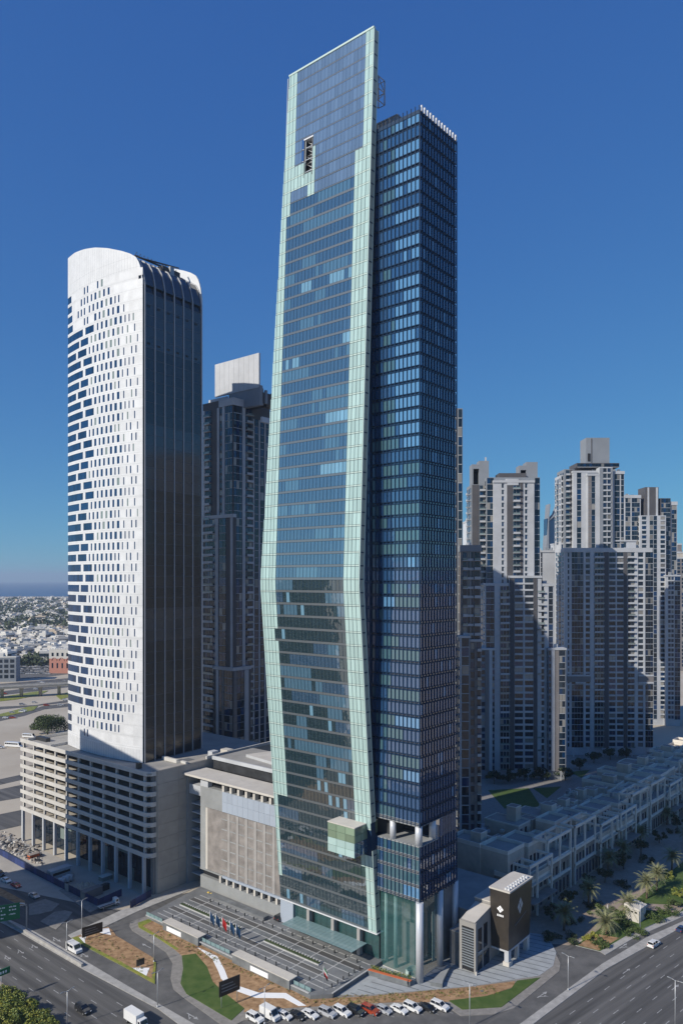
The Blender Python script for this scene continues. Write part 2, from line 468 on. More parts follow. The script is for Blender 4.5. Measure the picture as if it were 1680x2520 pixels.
# pale gravel ribbon through the bed
rib = [(1055, 375), (1165, 425), (1205, 500), (1222, 545), (1265, 580), (1385, 620), (1532, 622), (1640, 690), (1600, 692), (1522, 650), (1370, 648), (1250, 605), (1185, 545), (1170, 505), (1138, 440)]
slab('gravel_path', PP(Z8(rib)), 0, 0.235, 'sign_white')
slab('gravel_path', PP(Z8([(690, 486), (803, 486), (782, 536)])), 0, 0.2, 'sign_white')
slab('gravel_path', PP(Z8([(425, 322), (465, 315), (455, 340), (462, 365), (440, 352)])), 0, 0.2, 'sign_white')
slab('gravel_path', PP(Z8([(522, 295), (545, 278), (585, 272), (597, 310), (560, 303)])), 0, 0.2, 'sign_white')
# grassy rims of the small bed
for pl in ([(385, 325), (420, 318), (450, 350), (640, 450), (832, 555), (830, 572), (640, 467), (450, 367)], [(820, 430), (837, 462), (830, 555), (815, 540), (825, 470)],
           [(740, 245), (800, 224), (815, 236), (765, 262), (960, 385), (945, 392), (840, 322), (745, 270)]):
    slab('grass_verge', PP(Z8(pl)), 0, 0.225, 'leaf_yellow')

# joints of the lower plaza
for i in range(26):
    a = -24 + i * 2.6
    p, q = L(a, 12 - i * .3), L(a + 7, -26)
    n = Vector((q[0] - p[0], q[1] - p[1])).normalized(); w = Vector((-n.y, n.x)) * 0.16
    s0 = None
    # clip each dark band to the paved area by sampling
    lp = PP([(815, 2449), (905, 2380), (1030, 2330), (1240, 2290), (1345, 2302), (1368, 2345), (1360, 2378), (1326, 2402), (1160, 2428), (900, 2450)])
    def inside(x, y):
        c = False
        for k in range(len(lp)):
            (x1, y1), (x2, y2) = lp[k - 1], lp[k]
            if (y1 > y) != (y2 > y) and x < (x2 - x1) * (y - y1) / (y2 - y1) + x1: c = not c
        return c
    ts = [t / 60 for t in range(61) if inside(p[0] + (q[0] - p[0]) * t / 60, p[1] + (q[1] - p[1]) * t / 60)]
    if len(ts) > 2:
        f = lambda t: (p[0] + (q[0] - p[0]) * t, p[1] + (q[1] - p[1]) * t)
        e, g = f(ts[0]), f(ts[-1])
        MB().face([(e[0] - w.x, e[1] - w.y, .186), (g[0] - w.x, g[1] - w.y, .186), (g[0] + w.x, g[1] + w.y, .186), (e[0] + w.x, e[1] + w.y, .186)], 'stone_dark').build('paving_band', None, low)

# road paint
def dash(parent, p, az, ln, w, z=0.03, name='lane_marking', m='paint'):
    d = Vector((math.sin(az), math.cos(az))); s = Vector((d.y, -d.x))
    c = Vector(p)
    q = [c - d * ln / 2 - s * w / 2, c + d * ln / 2 - s * w / 2, c + d * ln / 2 + s * w / 2, c - d * ln / 2 + s * w / 2]
    return MB().face([(t.x, t.y, z) for t in q][::-1], m).build(name, None, parent)
AV = AZ - math.pi / 2
for k in range(1, 5):
    for j in range(14):
        b = 24 + j * 9 + (k % 2) * 3
        dash(road, L(-54.4 - 3.7 * k, b), AV, 2.6, 0.17)
md0, md1 = Vector(G(1310, 2522)), Vector(G(1600, 2325))
dr = (md1 - md0).normalized(); azr = math.atan2(dr.x, dr.y); pr = Vector((dr.y, -dr.x))
for k in range(1, 7):
    for j in range(-2, 16):
        p = md0 + dr * (j * 8.5 + (k % 2) * 3.5) + pr * 3.6 * k
        dash(road_r, p, azr, 2.6, 0.17)
def arrow(parent, p, az, turn=0, z=0.034, s=1.0, flip=1):
    d = Vector((math.sin(az), math.cos(az))); r = Vector((d.y, -d.x))
    c = Vector(p)
    def P(f, t): q = c + d * f * s + r * t * s * flip; return (q.x, q.y, z)
    mb = MB()
    mb.face([P(-2.2, -.14), P(-2.2, .14), P(0.9, .14), P(0.9, -.14)][::-1], 'paint')
    mb.face([P(0.9, -.55), P(0.9, .55), P(2.3, 0)][::-1], 'paint')
    if turn:
        mb.face([P(-1.4, .15), P(-1.0, .15), P(0.0, 1.0), P(-0.4, 1.0)][::-1], 'paint')
        mb.face([P(-.5, .75), P(0.5, 1.6), P(0.2, .6)][::-1], 'paint')
    mb.build('arrow_marking', None, parent)
for x, y, t in ((140, 2312, 1), (208, 2350, 1), (361, 2328, 0), (474, 2501, 1)):
    arrow(road, G(x, y), AV if t == 0 else AV + math.pi, t, z=0.036)
for x, y in ((20, 2356), (52, 2342), (86, 2329)):
    arrow(road, G(x, y), AV + math.pi, 1, z=0.036, s=.8)
for x, y in ((1333, 2448), (1532, 2328)):
    arrow(road, G(x, y), azr, 1, z=0.036)
for x, y in ((1660, 2430), (1540, 2390)):
    arrow(road, G(x, y), azr, 0, z=0.036, s=.9)
for i in range(13):                                 # bay lines of the parked row
    x = 640 + i * 36
    dash(road, G(x + 24, 2514 - i * 2.2), R(125), 4.2, 0.12, z=0.033)
# tyre-dark wheel tracks are left to the asphalt's own wear; drain covers
for x, y in ((560, 2416), (1185, 2441)):
    p = G(x, y); MB().box(p[0] - .4, p[1] - .4, 0, p[0] + .4, p[1] + .4, 0.25, 'stone_dark').build('drain_cover', None, low)

# walkway and gardens beside the terrace houses
slab('walkway', [L(38, 3), L(40, -12), L(46, -23), L(60, -26), L(140, -30), L(420, -40), L(420, 3)], -0.2, 0.1, 'walk')
slab('garden_bed', [L(47, -24.5), L(60, -26), L(140, -30.2), L(300, -36), L(300, -80), L(92, -42.5), L(62, -34), L(48, -31.5)], -0.2, 0.16, 'lawn', side='kerb')
slab('mulch_bed', [L(47.5, -25), L(58, -26.5), L(60, -33), L(48.3, -31)], 0, .18, 'mulch')
for nm, pl in (('lawn', [L(70, -29), L(84, -29.5), L(90, -39), L(80, -38), L(68, -34)]), ('lawn', [L(92, -30.2), L(128, -31.5), L(133, -47), L(98, -41)]),
               ('garden_path', [L(82, -27.5), L(88, -28), L(97, -42), L(90, -42)])):
    slab(nm, pl, 0, 0.19 if nm == 'lawn' else 0.205, 'lawn' if nm == 'lawn' else 'walk')
slab('pavement', [L(48, -31.5), L(62, -34), L(92, -42.5), L(300, -105), L(300, -108), L(92, -45), L(62, -36.2), L(47, -33.5)], -0.2, 0.15, 'kerb')
# inner court behind the towers: lawns and pale paths
slab('courtyard', [L(24, 36), L(62, 36), L(330, 40), L(330, 120), L(80, 140), L(24, 100)], -0.2, 0.08, 'pavers')
for pl in ([(1215, 2010), (1330, 2000), (1300, 2035), (1230, 2030)], [(1200, 1945), (1300, 1940), (1330, 1985), (1240, 1990)], [(1310, 1940), (1380, 1936), (1345, 1965)],
           [(1155, 2060), (1230, 2040), (1290, 2070), (1210, 2110)], [(1400, 1900), (1450, 1895), (1430, 1915)]):
    slab('lawn', PP(pl), 0, 0.12, 'lawn')
# street on the far left and the interchange beyond the car park
for nm, pl, m in (('street', [(-80, 1935), (60, 1905), (60, 1918), (-80, 1950)], 'asphalt'), ('street', [(-80, 1960), (60, 1930), (60, 1962), (-80, 1985)], 'asphalt'),
              ('street', [(-80, 2020), (60, 1992), (60, 2030), (-80, 2062)], 'asphalt'),
              ('slip_street', [(-60, 1770), (0, 1760), (60, 1752), (105, 1738), (175, 1730), (175, 1739), (110, 1746), (60, 1762), (0, 1775), (-60, 1787)], 'asphalt'),
              ('slip_street', [(-60, 1742), (90, 1735), (105, 1732), (175, 1722), (175, 1728), (60, 1741), (-60, 1752)], 'asphalt'),
              ('expressway', [(-80, 1688), (0, 1683), (180, 1668), (180, 1676), (0, 1697), (-80, 1705)], 'asphalt'),
              ('expressway', [(-80, 1706), (0, 1702), (180, 1680), (180, 1690), (0, 1712), (-80, 1718)], 'asphalt'),
              ('verge', [(-60, 1722), (0, 1716), (90, 1702), (120, 1700), (100, 1710), (40, 1722), (-60, 1733)], 'leaf_yellow'),
              ('verge', [(138, 1712), (175, 1702), (175, 1714), (150, 1722)], 'leaf_yellow'),
              ('verge', [(-60, 1762), (0, 1758), (70, 1740), (94, 1738), (84, 1748), (20, 1762), (-60, 1768)], 'leaf_yellow'),
              ('car_yard', [(-60, 1630), (40, 1625), (170, 1640), (180, 1658), (100, 1668), (-60, 1680)], 'asphalt_worn')):
    slab(nm, PP(pl), -0.3, 0.05 if m != 'leaf_yellow' else 0.3, m)
slab('site_yard', [L(-30, 112), L(-13.8, 103), L(-13.8, 200), L(-48, 200), L(-45, 160)], -0.2, 0.06, 'concrete_tan')

# ------------------------------------------------------------------ plaza deck (a storey-high stone terrace)
deck = thing('plaza_deck', 'raised grey stone plaza deck striped with pale lines before the tallest tower', 'plaza', (*C0, 0), ROT)
MB().prism([(1.6, 13.4), (-5.2, 13.2), (-21.2, 13.0), (-25.3, 17.3), (-24.0, 89.5), (1.6, 93.5)], 0.0, 1.3, 'stone_dark', 'concrete_dark').build('terrace', None, deck)
DZ = 1.3
sp = []
for i, a in enumerate([-3.2, -5.6, -7.9, -10.3, -14.2, -16.4, -18.6, -20.8]):
    sp.append((a - .16, 14.5 if a > -19 else 15.5, DZ - .05, a + .16, 88, DZ + .006, 'stone_line'))
for b in (22, 30.5, 39, 47.5, 56, 64.5, 73, 81.5):
    sp.append((-23.5, b - .15, DZ - .05, -1.5, b + .15, DZ + .01, 'stone_line'))
pieces(deck, 'paving_band', sp)
pieces(deck, 'drive_lane', [(-10.1, 14.5, DZ - .04, -8.1, 88, DZ + .003, 'stone_dark'), (-16.2, 22, DZ - .04, -14.4, 88, DZ + .003, 'asphalt'), (-7.7, 14.5, DZ - .04, -5.8, 88, DZ + .003, 'asphalt')])
pieces(deck, 'coping', [(-25.2, 18, DZ, -24.7, 62, DZ + .14, 'stone_line'), (-24.6, 62, DZ, -24.1, 89.4, DZ + .14, 'stone_line'), (-21, 13.05, DZ, -5.2, 13.5, DZ + .14, 'stone_line')])
for b0, b1 in ((25.4, 47.4), (57.8, 87)):            # low hedged medians studded with stone blocks
    md = MB().box(-12.8, b0, DZ, -11.4, b1, DZ + .35, 'stone_line').build('median_planter', None, deck)
    MB().box(-12.6, b0 + .2, DZ + .35, -11.7, b1 - .2, DZ + .55, 'leaf_dark').build('hedge', None, md)
    pieces(md, 'stone_block', [(-11.55, b0 + .5 + 1.1 * k, DZ, -11.0, b0 + 1.05 + 1.1 * k, DZ + .62, 'stone_line') for k in range(int((b1 - b0 - 1) / 1.1))])
for b0, b1 in ((24.5, 47), (62, 79)):                # long wall planters on the outer edge
    w = MB().box(-25.6, b0, 0.2, -22.6, b1, DZ + 1.3, 'stone_dark').build('planter_wall', None, deck)
    MB().box(-25.7, b0 - .1, DZ + 1.3, -22.5, b1 + .1, DZ + 1.5, 'roof_light').build('coping', None, w)
    MB().box(-25.66, b0 + 8, .5, -25.55, b0 + 15, 1.9, 'sign_white').build('inset_panel', None, w)
# glass balustrades and bollards
sp = []
for i in range(34):
    b = 18 + i * 2.1
    if not (24 < b < 47.5 or 61 < b < 80): sp.append((-24.3, b, DZ + .1, -24.24, b + 1.9, DZ + 1.15, 'canopy_glass'))
pieces(deck, 'balustrade_pane', sp)
pieces(deck, 'bollard', [(-4.6, 18 + 4.2 * i, DZ, -4.3, 18.3 + 4.2 * i, DZ + .95, 'dark_steel') for i in range(16)]
       + [(-20.3, 22 + 4.2 * i, DZ, -20.05, 22.25 + 4.2 * i, DZ + 1.1, 'dark_steel') for i in range(15)]
       + [(-19 + 2.4 * i, 15.2, DZ, -18.75 + 2.4 * i, 15.45, DZ + 1.0, 'dark_steel') for i in range(6)])
# low dark ramp wall in front of the parking screen
MB().prism([(-1.0, 57), (-3.2, 57), (-3.2, 84), (-1.0, 84)], DZ, DZ + 1.1, 'concrete_dark', 'stone_dark').build('ramp_wall', None, deck)
pieces(deck, 'kerb_block', [(-.4, 66 + 1.6 * k, DZ, .1, 66.8 + 1.6 * k, DZ + .3, 'paint_yellow') for k in range(14)])

# planter with copper coping and glass front beside the lobby
pl = thing('lobby_planter', 'long planter with terracotta coping beside the glass lobby', 'planter', (*C0, 0), ROT)
MB().prism([(-4.6, 13), (-6.2, 13), (-3.8, .6), (-2.2, .6)], 0.15, 1.6, 'stone_dark').build('wall', None, pl)
MB().prism([(-5.4, 13), (-6.3, 13), (-3.9, .5), (-3.0, .5)], 1.6, 1.75, 'orange').build('coping', None, pl)
mb = MB()
for i in range(500):
    t = rnd.random(); b = 1 + t * 11.6; a = -2.4 - t * 2.4 - rnd.random() * .6
    z = 1.5 + rnd.random() * 1.2; s = .22
    d = Vector((rnd.uniform(-1, 1), rnd.uniform(-1, 1), rnd.uniform(.2, 1))).normalized() * s; e = d.orthogonal().normalized() * s * .6
    c = Vector((a, b, z)); mb.face([c - d, c + e, c + d, c - e], rnd.choice(['leaf', 'leaf', 'leaf_yellow']))
mb.build('shrubs', None, pl, kind='stuff')
st = MB().prism([(3.2, -5.5), (1.3, -6.4), (.2, -3.4), (11.5, -2.2), (11.5, -2.9)], 0.18, 1.3, 'stone_dark', 'concrete_grey').build('stone_plinth')
st.location = (*C0, 0); st.rotation_euler = (0, 0, ROT)
tag(st, 'tapering grey stone plinth at the foot of the tall corner column', 'plinth')

# entrance canopy
cn = thing('entrance_canopy', 'long flat pale green glass canopy over the tower entrance', 'canopy', (*C0, 0), ROT)
sp = []
for i in range(18):
    for j in range(3):
        sp.append((-7.4 + 2.3 * j, 17.7 + i * 1.52, 5.4, -7.4 + 2.3 * j + 2.22, 17.7 + i * 1.52 + 1.46, 5.5, 'canopy_glass'))
pieces(cn, 'glass_pane', sp)
pieces(cn, 'beam', [(-7.2, 18.2 + i * 6.6, 5.1, -.4, 18.45 + i * 6.6, 5.38, 'steel') for i in range(5)])

# flags
def droop_flag(name, label, cat, p, h, cols, z, wide=1.5, group=None):
    t = thing(name, label, cat, (*p, z), rnd.uniform(-.3, .3), group)
    MB().tube([(0, 0, 0), (0, 0, h)], [.09, .06], 'lamp_post', 8).build('pole', None, t)
    mb = MB()
    n = 7
    for i in range(n):
        x0, x1 = i * wide / n, (i + 1) * wide / n
        f = lambda x: (.12 * math.sin(x * 7) + .1 * x, -x * .85)
        (y0, d0), (y1, d1) = f(x0), f(x1)
        for k in range(len(cols)):
            a0, a1 = k / len(cols), (k + 1) / len(cols)
            zt, hh = h - .15, h * .36
            mb.face([(x0 * .5, y0, zt + d0 - hh * a0), (x1 * .5, y1, zt + d1 - hh * a0), (x1 * .5, y1, zt + d1 - hh * a1), (x0 * .5, y0, zt + d0 - hh * a1)], cols[k], True)
    o = mb.build('flag_cloth', None, t)
    so = o.modifiers.new('thick', 'SOLIDIFY'); so.thickness = .02
    return t
droop_flag('flagpole', 'white flagpole with drooping red, green and white flag on the plaza corner', 'flagpole', G(796, 2436, 1.3), 6.4, ['flag_green', 'sign_white', 'sign_red', 'black'], 1.3, 2.2)
for i, (x, y) in enumerate(((517, 2296), (531, 2303), (547, 2311), (566, 2321), (581, 2330))):
    droop_flag('flagpole', ['dark blue flag, first of five from the parking block', 'dark blue flag, second of five from the parking block', 'red flag in the middle of the row of five',
               'dark blue flag, fourth of five from the parking block', 'dark blue flag, last of five, farthest from the parking block'][i],
               'flagpole', G(x, y + 4, 1.3), 7.4, ['sign_red' if i == 2 else 'flag_blue'], 1.3, 2.6, 'row of five flags on the plaza deck')

# ------------------------------------------------------------------ the tall glass tower
def lerp_tab(tab, x):
    if x <= tab[0][0]: return tab[0][1]
    for (x0, y0), (x1, y1) in zip(tab, tab[1:]):
        if x <= x1: return y0 + (y1 - y0) * (x - x0) / max(1e-6, x1 - x0)
    return tab[-1][1]
def b_at(px, a):
    t = (px - CX) / F
    return (t * (C0[1] + a * U[1]) - C0[0] - a * U[0]) / (V[0] - t * V[1])
ZB, ZK, ZT = 9.0, 108.5, 266.5
sa = lambda z: lerp_tab([(ZB, 0.0), (ZK, -8.0), (ZT, -1.1)], z)
sl = lambda z: lerp_tab([(ZB, 52.7), (ZK, 53.5), (ZT, 47.6)], z)
SR = 14.7
LT = [(182, 721), (402, 716), (403, 771), (470, 769), (471, 708), (530, 706), (531, 701), (1000, 687), (1440, 678), (1560, 682), (1900, 707), (1968, 708), (1969, 690), (2208, 699)]
RT = [(55, 888), (357, 883), (358, 867), (560, 863), (1000, 854), (1440, 844), (1560, 850), (1900, 874.6), (2035, 880), (2130, 900), (2297, 909)]
def scr(a, b, z):
    x, y = L(a, b); return CX + F * x / y, HY - F * (z - H) / y

tower = thing('glass_tower', 'tallest glass skyscraper with folded slab facade framed in pale green', 'skyscraper', (*C0, 0), ROT)
ROWS = 69; RH = (ZT - ZB) / ROWS; CW = 1.4
vis, pan, spn = [], [], []
def sq(b0, b1, z0, z1, m, d=0.16, off=0.0):
    a0, a1 = sa(z0) - off, sa(z1) - off
    return ([(a0 - d, b0, z0), (a0, b0, z0), (a0, b1, z0), (a0 - d, b1, z0), (a1 - d, b0, z1), (a1, b0, z1), (a1, b1, z1), (a1 - d, b1, z1)], m)
for r in range(ROWS):
    z0 = ZB + r * RH; z1 = z0 + RH; zc = (z0 + z1) / 2
    # blinds come in runs along each floor
    up = zc > ZK  # bluer panes above the fold, darker below: reflection painted in by pane tone
    runs = []; c = 0
    while c < 34:
        n = rnd.choice([3, 4, 6, 8, 11, 14])
        w = rnd.random()
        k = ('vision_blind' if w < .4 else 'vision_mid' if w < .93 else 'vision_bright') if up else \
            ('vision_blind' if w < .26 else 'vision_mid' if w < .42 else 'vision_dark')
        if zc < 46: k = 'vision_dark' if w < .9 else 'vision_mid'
        runs += [k] * n; c += n
    left = sl(zc)
    nc = int((left - SR) / CW)
    for c in range(nc + 1):
        b0, b1 = SR + c * CW, SR + (c + 1) * CW
        if c == nc:
            b1 = left
            if b1 - b0 < .25: continue
        bc = (b0 + b1) / 2; a = sa(zc)
        x, y = scr(a, bc, zc); x -= 0.0066 * (HY - y)
        if 740 < x < 761 and 340 < y < 436: continue                  # plant slot
        if 2038 < y < 2108 and x > 873: continue                      # behind the glass box
        g = 0.035
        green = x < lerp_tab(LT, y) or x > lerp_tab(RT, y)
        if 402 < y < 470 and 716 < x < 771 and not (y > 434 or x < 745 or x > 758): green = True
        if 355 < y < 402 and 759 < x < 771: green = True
        crown = zc > 226
        if green:
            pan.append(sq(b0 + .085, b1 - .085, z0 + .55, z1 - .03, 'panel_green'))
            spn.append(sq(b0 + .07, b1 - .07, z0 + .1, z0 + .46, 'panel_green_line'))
        elif crown:
            vis.append(sq(b0 + g, b1 - g, z0 + .5, z1 - .03, 'crown_glass', .08))
            spn.append(sq(b0, b1, z0 + .1, z0 + .42, 'spandrel', .08))
        else:
            k = runs[c]
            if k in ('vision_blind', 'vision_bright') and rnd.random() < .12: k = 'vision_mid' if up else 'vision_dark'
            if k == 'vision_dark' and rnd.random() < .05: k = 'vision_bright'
            j = rnd.uniform(-.012, .012)
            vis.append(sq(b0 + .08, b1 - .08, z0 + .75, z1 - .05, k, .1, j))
            spn.append(sq(b0 + .01, b1 - .01, z0 + .02, z0 + .7, 'spandrel', .13))
hexas(tower, 'window_pane', vis)
hexas(tower, 'green_panel', pan)
hexas(tower, 'spandrel_panel', spn)
# body of the slab: occupied part, then the hollow crown screen
def wedge(z0, z1, b0, b1f, d0, d1, m):
    p = []
    for z in (z0, z1):
        a = sa(z); l = b1f(z)
        p += [(a + d0, b0, z), (a + d1, b0, z), (a + d1, l, z), (a + d0, l, z)]
    return p, m
for z0, z1 in ((ZB, ZK), (ZK, 226.0)):
    hexas(tower, 'slab_body', [wedge(z0, z1, SR + .1, lambda z: sl(z) - .1, .02, 2.0, 'mullion')])
    hexas(tower, 'office_floors', [([(sa(z0) + 2, 16.6, z0), (12, 16.6, z0), (12, sl(z0) - 1.5, z0), (sa(z0) + 2, sl(z0) - 1.5, z0),
                                     (sa(z1) + 2, 16.6, z1), (12, 16.6, z1), (12, sl(z1) - 1.5, z1), (sa(z1) + 2, sl(z1) - 1.5, z1)], 'block_glass')])
# crown: frame, cap and rear posts
cr = []
cr.append(sq(SR - .1, sl(ZT) + .1, ZT - .01, ZT + .5, 'panel_green_line', .9, -.6))
for z0, z1 in ((226.02, 266.4),):
    for b in [SR + 2.8 * i for i in range(12)] + [sl(z0) - .8]:
        p, m = wedge(z0, z1, b, lambda z, b=b: b + .22, .1, .45, 'mullion_silver'); cr.append((p, m))
    for k in range(11):
        z = z0 + k * RH
        p, m = wedge(z, z + .2, SR + .1, lambda z: sl(z) - .2, .1, .4, 'mullion_silver'); cr.append((p, m))
hexas(tower, 'crown_frame', cr)
# right end of the slab: a ladder of floor edges
ed = []
for z0, z1 in ((ZB, 33.0), (41, ZK), (ZK, ZT)):
    p, m = wedge(z0, z1, SR - .14, lambda z: SR + .06, -.1, .22, 'panel_green_line'); ed.append((p, m))
    p, m = wedge(z0, z1, SR - .14, lambda z: SR + .06, 1.75, 2.1, 'panel_green_line'); ed.append((p, m))
    p, m = wedge(z0, z1, SR - .05, lambda z: SR + .06, .25, 1.72, 'slab_edge'); ed.append((p, m))
hexas(tower, 'slab_edge', ed)
hexas(tower, 'edge_rung', [wedge(ZB + r * RH, ZB + r * RH + .35, SR - .1, lambda z: SR + .05, .24, 1.74, 'mullion') for r in range(ROWS) if not 32 < ZB + r * RH < 41])
# plant slot
zs0, zs1 = 110 + (1425 - 436) / F * 228, 110 + (1425 - 342) / F * 228
bs0, bs1 = b_at(761.5 + 7, -2.4), b_at(741 + 7, -2.6)
hexas(tower, 'plant_recess', [([(sa(z) + d, b, z) for z in (zs0, zs1) for d, b in ((1.5, bs0 - .2), (2.2, bs0 - .2), (2.2, bs1 + .2), (1.5, bs1 + .2))], 'void'),
                              ([(sa(z) + d, b, z) for z in (zs0, zs1) for d, b in ((-.2, bs0 - .2), (1.5, bs0 - .2), (1.5, bs0), (-.2, bs0))], 'dark_steel'),
                              ([(sa(z) + d, b, z) for z in (zs0, zs1) for d, b in ((-.2, bs1), (1.5, bs1), (1.5, bs1 + .2), (-.2, bs1 + .2))], 'dark_steel'),
                              ([(sa(zs1) + d, b, z) for z in (zs1, zs1 + .4) for d, b in ((-.25, bs0 - .3), (1.5, bs0 - .3), (1.5, bs1 + .3), (-.25, bs1 + .3))], 'white_panel')])
mb = MB()
for k in range(5):
    z = zs0 + (zs1 - zs0) * k / 5
    mb.tube([(sa(z) + .9, bs0, z), (sa(z) + .9, bs1, z + (zs1 - zs0) / 5)], .14, 'steel'); mb.tube([(sa(z) + .9, bs0, z), (sa(z) + .9, bs1, z)], .12, 'steel')
mb.build('brace', None, tower)
mb = MB()                                             # steel outrigger behind the crown
for a in (1.4, 4.6):
    for b in (15.2, 17.4):
        mb.tube([(a, b, 247.5), (a, b, 254.5)], .17, 'screen_pier')
for z in (247.5, 251, 254.5):
    mb.tube([(1.4, 15.2, z), (4.6, 15.2, z), (4.6, 17.4, z), (1.4, 17.4, z), (1.4, 15.2, z)], .15, 'screen_pier')
mb.tube([(1.4, 15.2, 247.5), (4.6, 15.2, 251), (1.4, 15.2, 254.5)], .14, 'screen_pier'); mb.tube([(.2, 15.4, 251), (1.4, 15.4, 251)], .3, 'screen_pier')
mb.build('outrigger', None, tower)

# the glass box that cuts through the slab
bx = MB().box(-7.85, 16.4, 32.3, 2.7, 26.0, 40.0, 'box_glass').build('glass_box', None, tower)
pieces(bx, 'box_pane', [(-8.0, 16.3 + i * 3.27 + .06, 32.2 + j * 2.05 + .05, -7.86, 16.3 + (i + 1) * 3.27 - .06, 32.2 + (j + 1) * 2.05 - .05,
                         'panel_green' if j < 2 else 'box_glass') for i in range(3) for j in range(4)] +
       [(-7.9 + i * 2.65 + .05, 16.26, 32.2 + j * 2.05 + .05, -7.9 + (i + 1) * 2.65 - .05, 16.39, 32.2 + (j + 1) * 2.05 - .05,
         'vision_mid' if j < 2 else 'box_glass') for i in range(4) for j in range(4)])
MB().box(-8.05, 16.2, 40.42, 2.6, 26.2, 40.7, 'roof_light').build('roof_plate', None, bx)
MB().box(-7.9, 16.4, 40.0, 2.6, 26.0, 40.42, 'panel_green_line').build('roof_edge', None, bx)

# the dark block with fins
BT = 237.6
pieces(tower, 'block_body', [(.3, .3, 21.7, 19.1, 47, 36.9, 'block_spandrel'), (9.2, 8, 36.9, 19.1, 47, 42.4, 'dark_interior'), (3, 11.5, 36.9, 9.2, 47, 42.4, 'dark_interior'),
                           (.3, .3, 42.4, 19.1, 47, BT - .6, 'block_spandrel')])
floors = [(21.7 + 3.8 * k, 21.7 + 3.8 * (k + 1)) for k in range(4)] + [(42.4 + (BT - 42.4) / 53 * k, 42.4 + (BT - 42.4) / 53 * (k + 1)) for k in range(53)]
# part of the right face stays glazed beside the open terrace
glz, rail, spd = [], [], []
LW, NW = 1.36, 12
RWD, NR = 19.3 / 13, 13
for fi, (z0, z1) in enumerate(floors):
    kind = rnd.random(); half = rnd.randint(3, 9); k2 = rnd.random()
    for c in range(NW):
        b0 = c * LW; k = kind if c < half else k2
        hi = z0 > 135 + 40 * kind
        m = ('block_glass_lit' if k < .8 else 'block_glass') if (hi and c < 6) else ('block_glass_warm' if k < .55 else 'block_glass_lit' if k < .62 else 'block_glass')  # paler panes high near the corner paint in the reflected sky
        if c > 8 and m != 'block_glass' and rnd.random() < .7: m = 'block_glass'  # panes next to the slab darkened, its shade painted in
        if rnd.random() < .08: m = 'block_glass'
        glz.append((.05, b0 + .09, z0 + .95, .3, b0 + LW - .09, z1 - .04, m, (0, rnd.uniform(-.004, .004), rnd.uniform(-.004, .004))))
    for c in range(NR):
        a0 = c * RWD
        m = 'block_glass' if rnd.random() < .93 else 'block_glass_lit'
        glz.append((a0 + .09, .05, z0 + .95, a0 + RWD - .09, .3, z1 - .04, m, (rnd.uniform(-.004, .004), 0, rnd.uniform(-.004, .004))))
    low = fi < 5
    for dz in ((.12, .55, .9) if low else (.12, .82)):
        rail.append((-.12, -.1, z0 + dz - .07, .06, NW * LW, z0 + dz + .07, 'mullion_silver' if low else 'mullion'))
        rail.append((.0, -.1, z0 + dz - .07, 19.4, .06, z0 + dz + .07, 'mullion'))
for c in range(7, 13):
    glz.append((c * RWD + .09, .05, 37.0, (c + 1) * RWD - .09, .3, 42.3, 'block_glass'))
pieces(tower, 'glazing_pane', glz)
pieces(tower, 'rail', rail)
fins = []
for z0, z1 in ((21.4, 37.0), (42.3, BT)):
    for c in range(NW + 1):
        fins.append((-.24, c * LW - .07, z0, .02, c * LW + .07, z1 + (1.6 if z1 > 100 else 0), 'mullion'))
    for c in range(NR + 1):
        fins.append((c * RWD - .07, -.22, z0, c * RWD + .07, .02, z1 + (.3 if z1 > 100 else 0), 'mullion'))
pieces(tower, 'fin', fins)
pieces(tower, 'parapet', [(-.1, -.1, BT - .6, 19.3, .4, BT + .2, 'mullion'), (-.1, .4, BT - .5, .3, 17, BT + .5, 'mullion'), (18.9, .4, BT - .5, 19.3, 30, BT + .2, 'mullion')])
pieces(tower, 'roof_post', [(c * RWD + .45, -.42, BT + .2, c * RWD + 1.05, -.05, BT + 1.75, 'white_panel') for c in range(NR)])
pieces(tower, 'penthouse', [(7, 12.5, BT - .6, 15, 24, 244.6, 'grey_wall'), (6.8, 12.3, 244.6, 15.2, 24.2, 245, 'grey_wall')])
pieces(tower, 'terrace_floor', [(-.15, -.15, 36.7, 9.2, 14, 36.98, 'concrete_grey')])
pieces(tower, 'terrace_ceiling', [(-.1, -.1, 42.2, 12, 14, 42.38, 'concrete_grey')])
for a, b, z0, z1, r in ((0, 0, .18, 21.8, 1.05), (10.9, .4, .18, 21.8, .95), (19.4, .6, .18, 21.8, .95), (.9, .9, 36.9, 42.4, 1.0), (.9, 9.6, 36.9, 42.4, .9), (7.8, .9, 36.9, 42.4, 1.0)):
    MB().tube([(a, b, z0), (a, b, z1)], r, 'column', 20).build('column', None, tower)
# corner lobby
lob = []
for i in range(5):
    for j in range(6):
        lob.append((.75, .8 + i * 2.6 + .04, .3 + j * 3.55, .85, .8 + (i + 1) * 2.6 - .04, .3 + (j + 1) * 3.55 - .06, 'lobby_glass'))
for i in range(5):
    for j in range(6):
        lob.append((.9 + i * 2.55 + .04, .72, .3 + j * 3.55, .9 + (i + 1) * 2.55 - .04, .82, .3 + (j + 1) * 3.55 - .06, 'lobby_glass'))
pieces(tower, 'lobby_pane', lob)
pieces(tower, 'lobby_core', [(8, 7, .1, 19.8, 47, 21.7, 'concrete_dark'), (2, 15, .1, 8, 47, 21.7, 'dark_interior'), (14, 1.2, .1, 19.6, 7, 21.7, 'concrete_dark')])
pieces(tower, 'lobby_floor', [(.6, .6, .1, 14, 15, .3, 'roof_light')])
pieces(tower, 'feature_wall', [(6.4, 6.0, .3, 6.6, 10, 12, 'concrete_grey'), (8.6, 1.4, 2, 10.0, 1.6, 16, 'panel_green')])
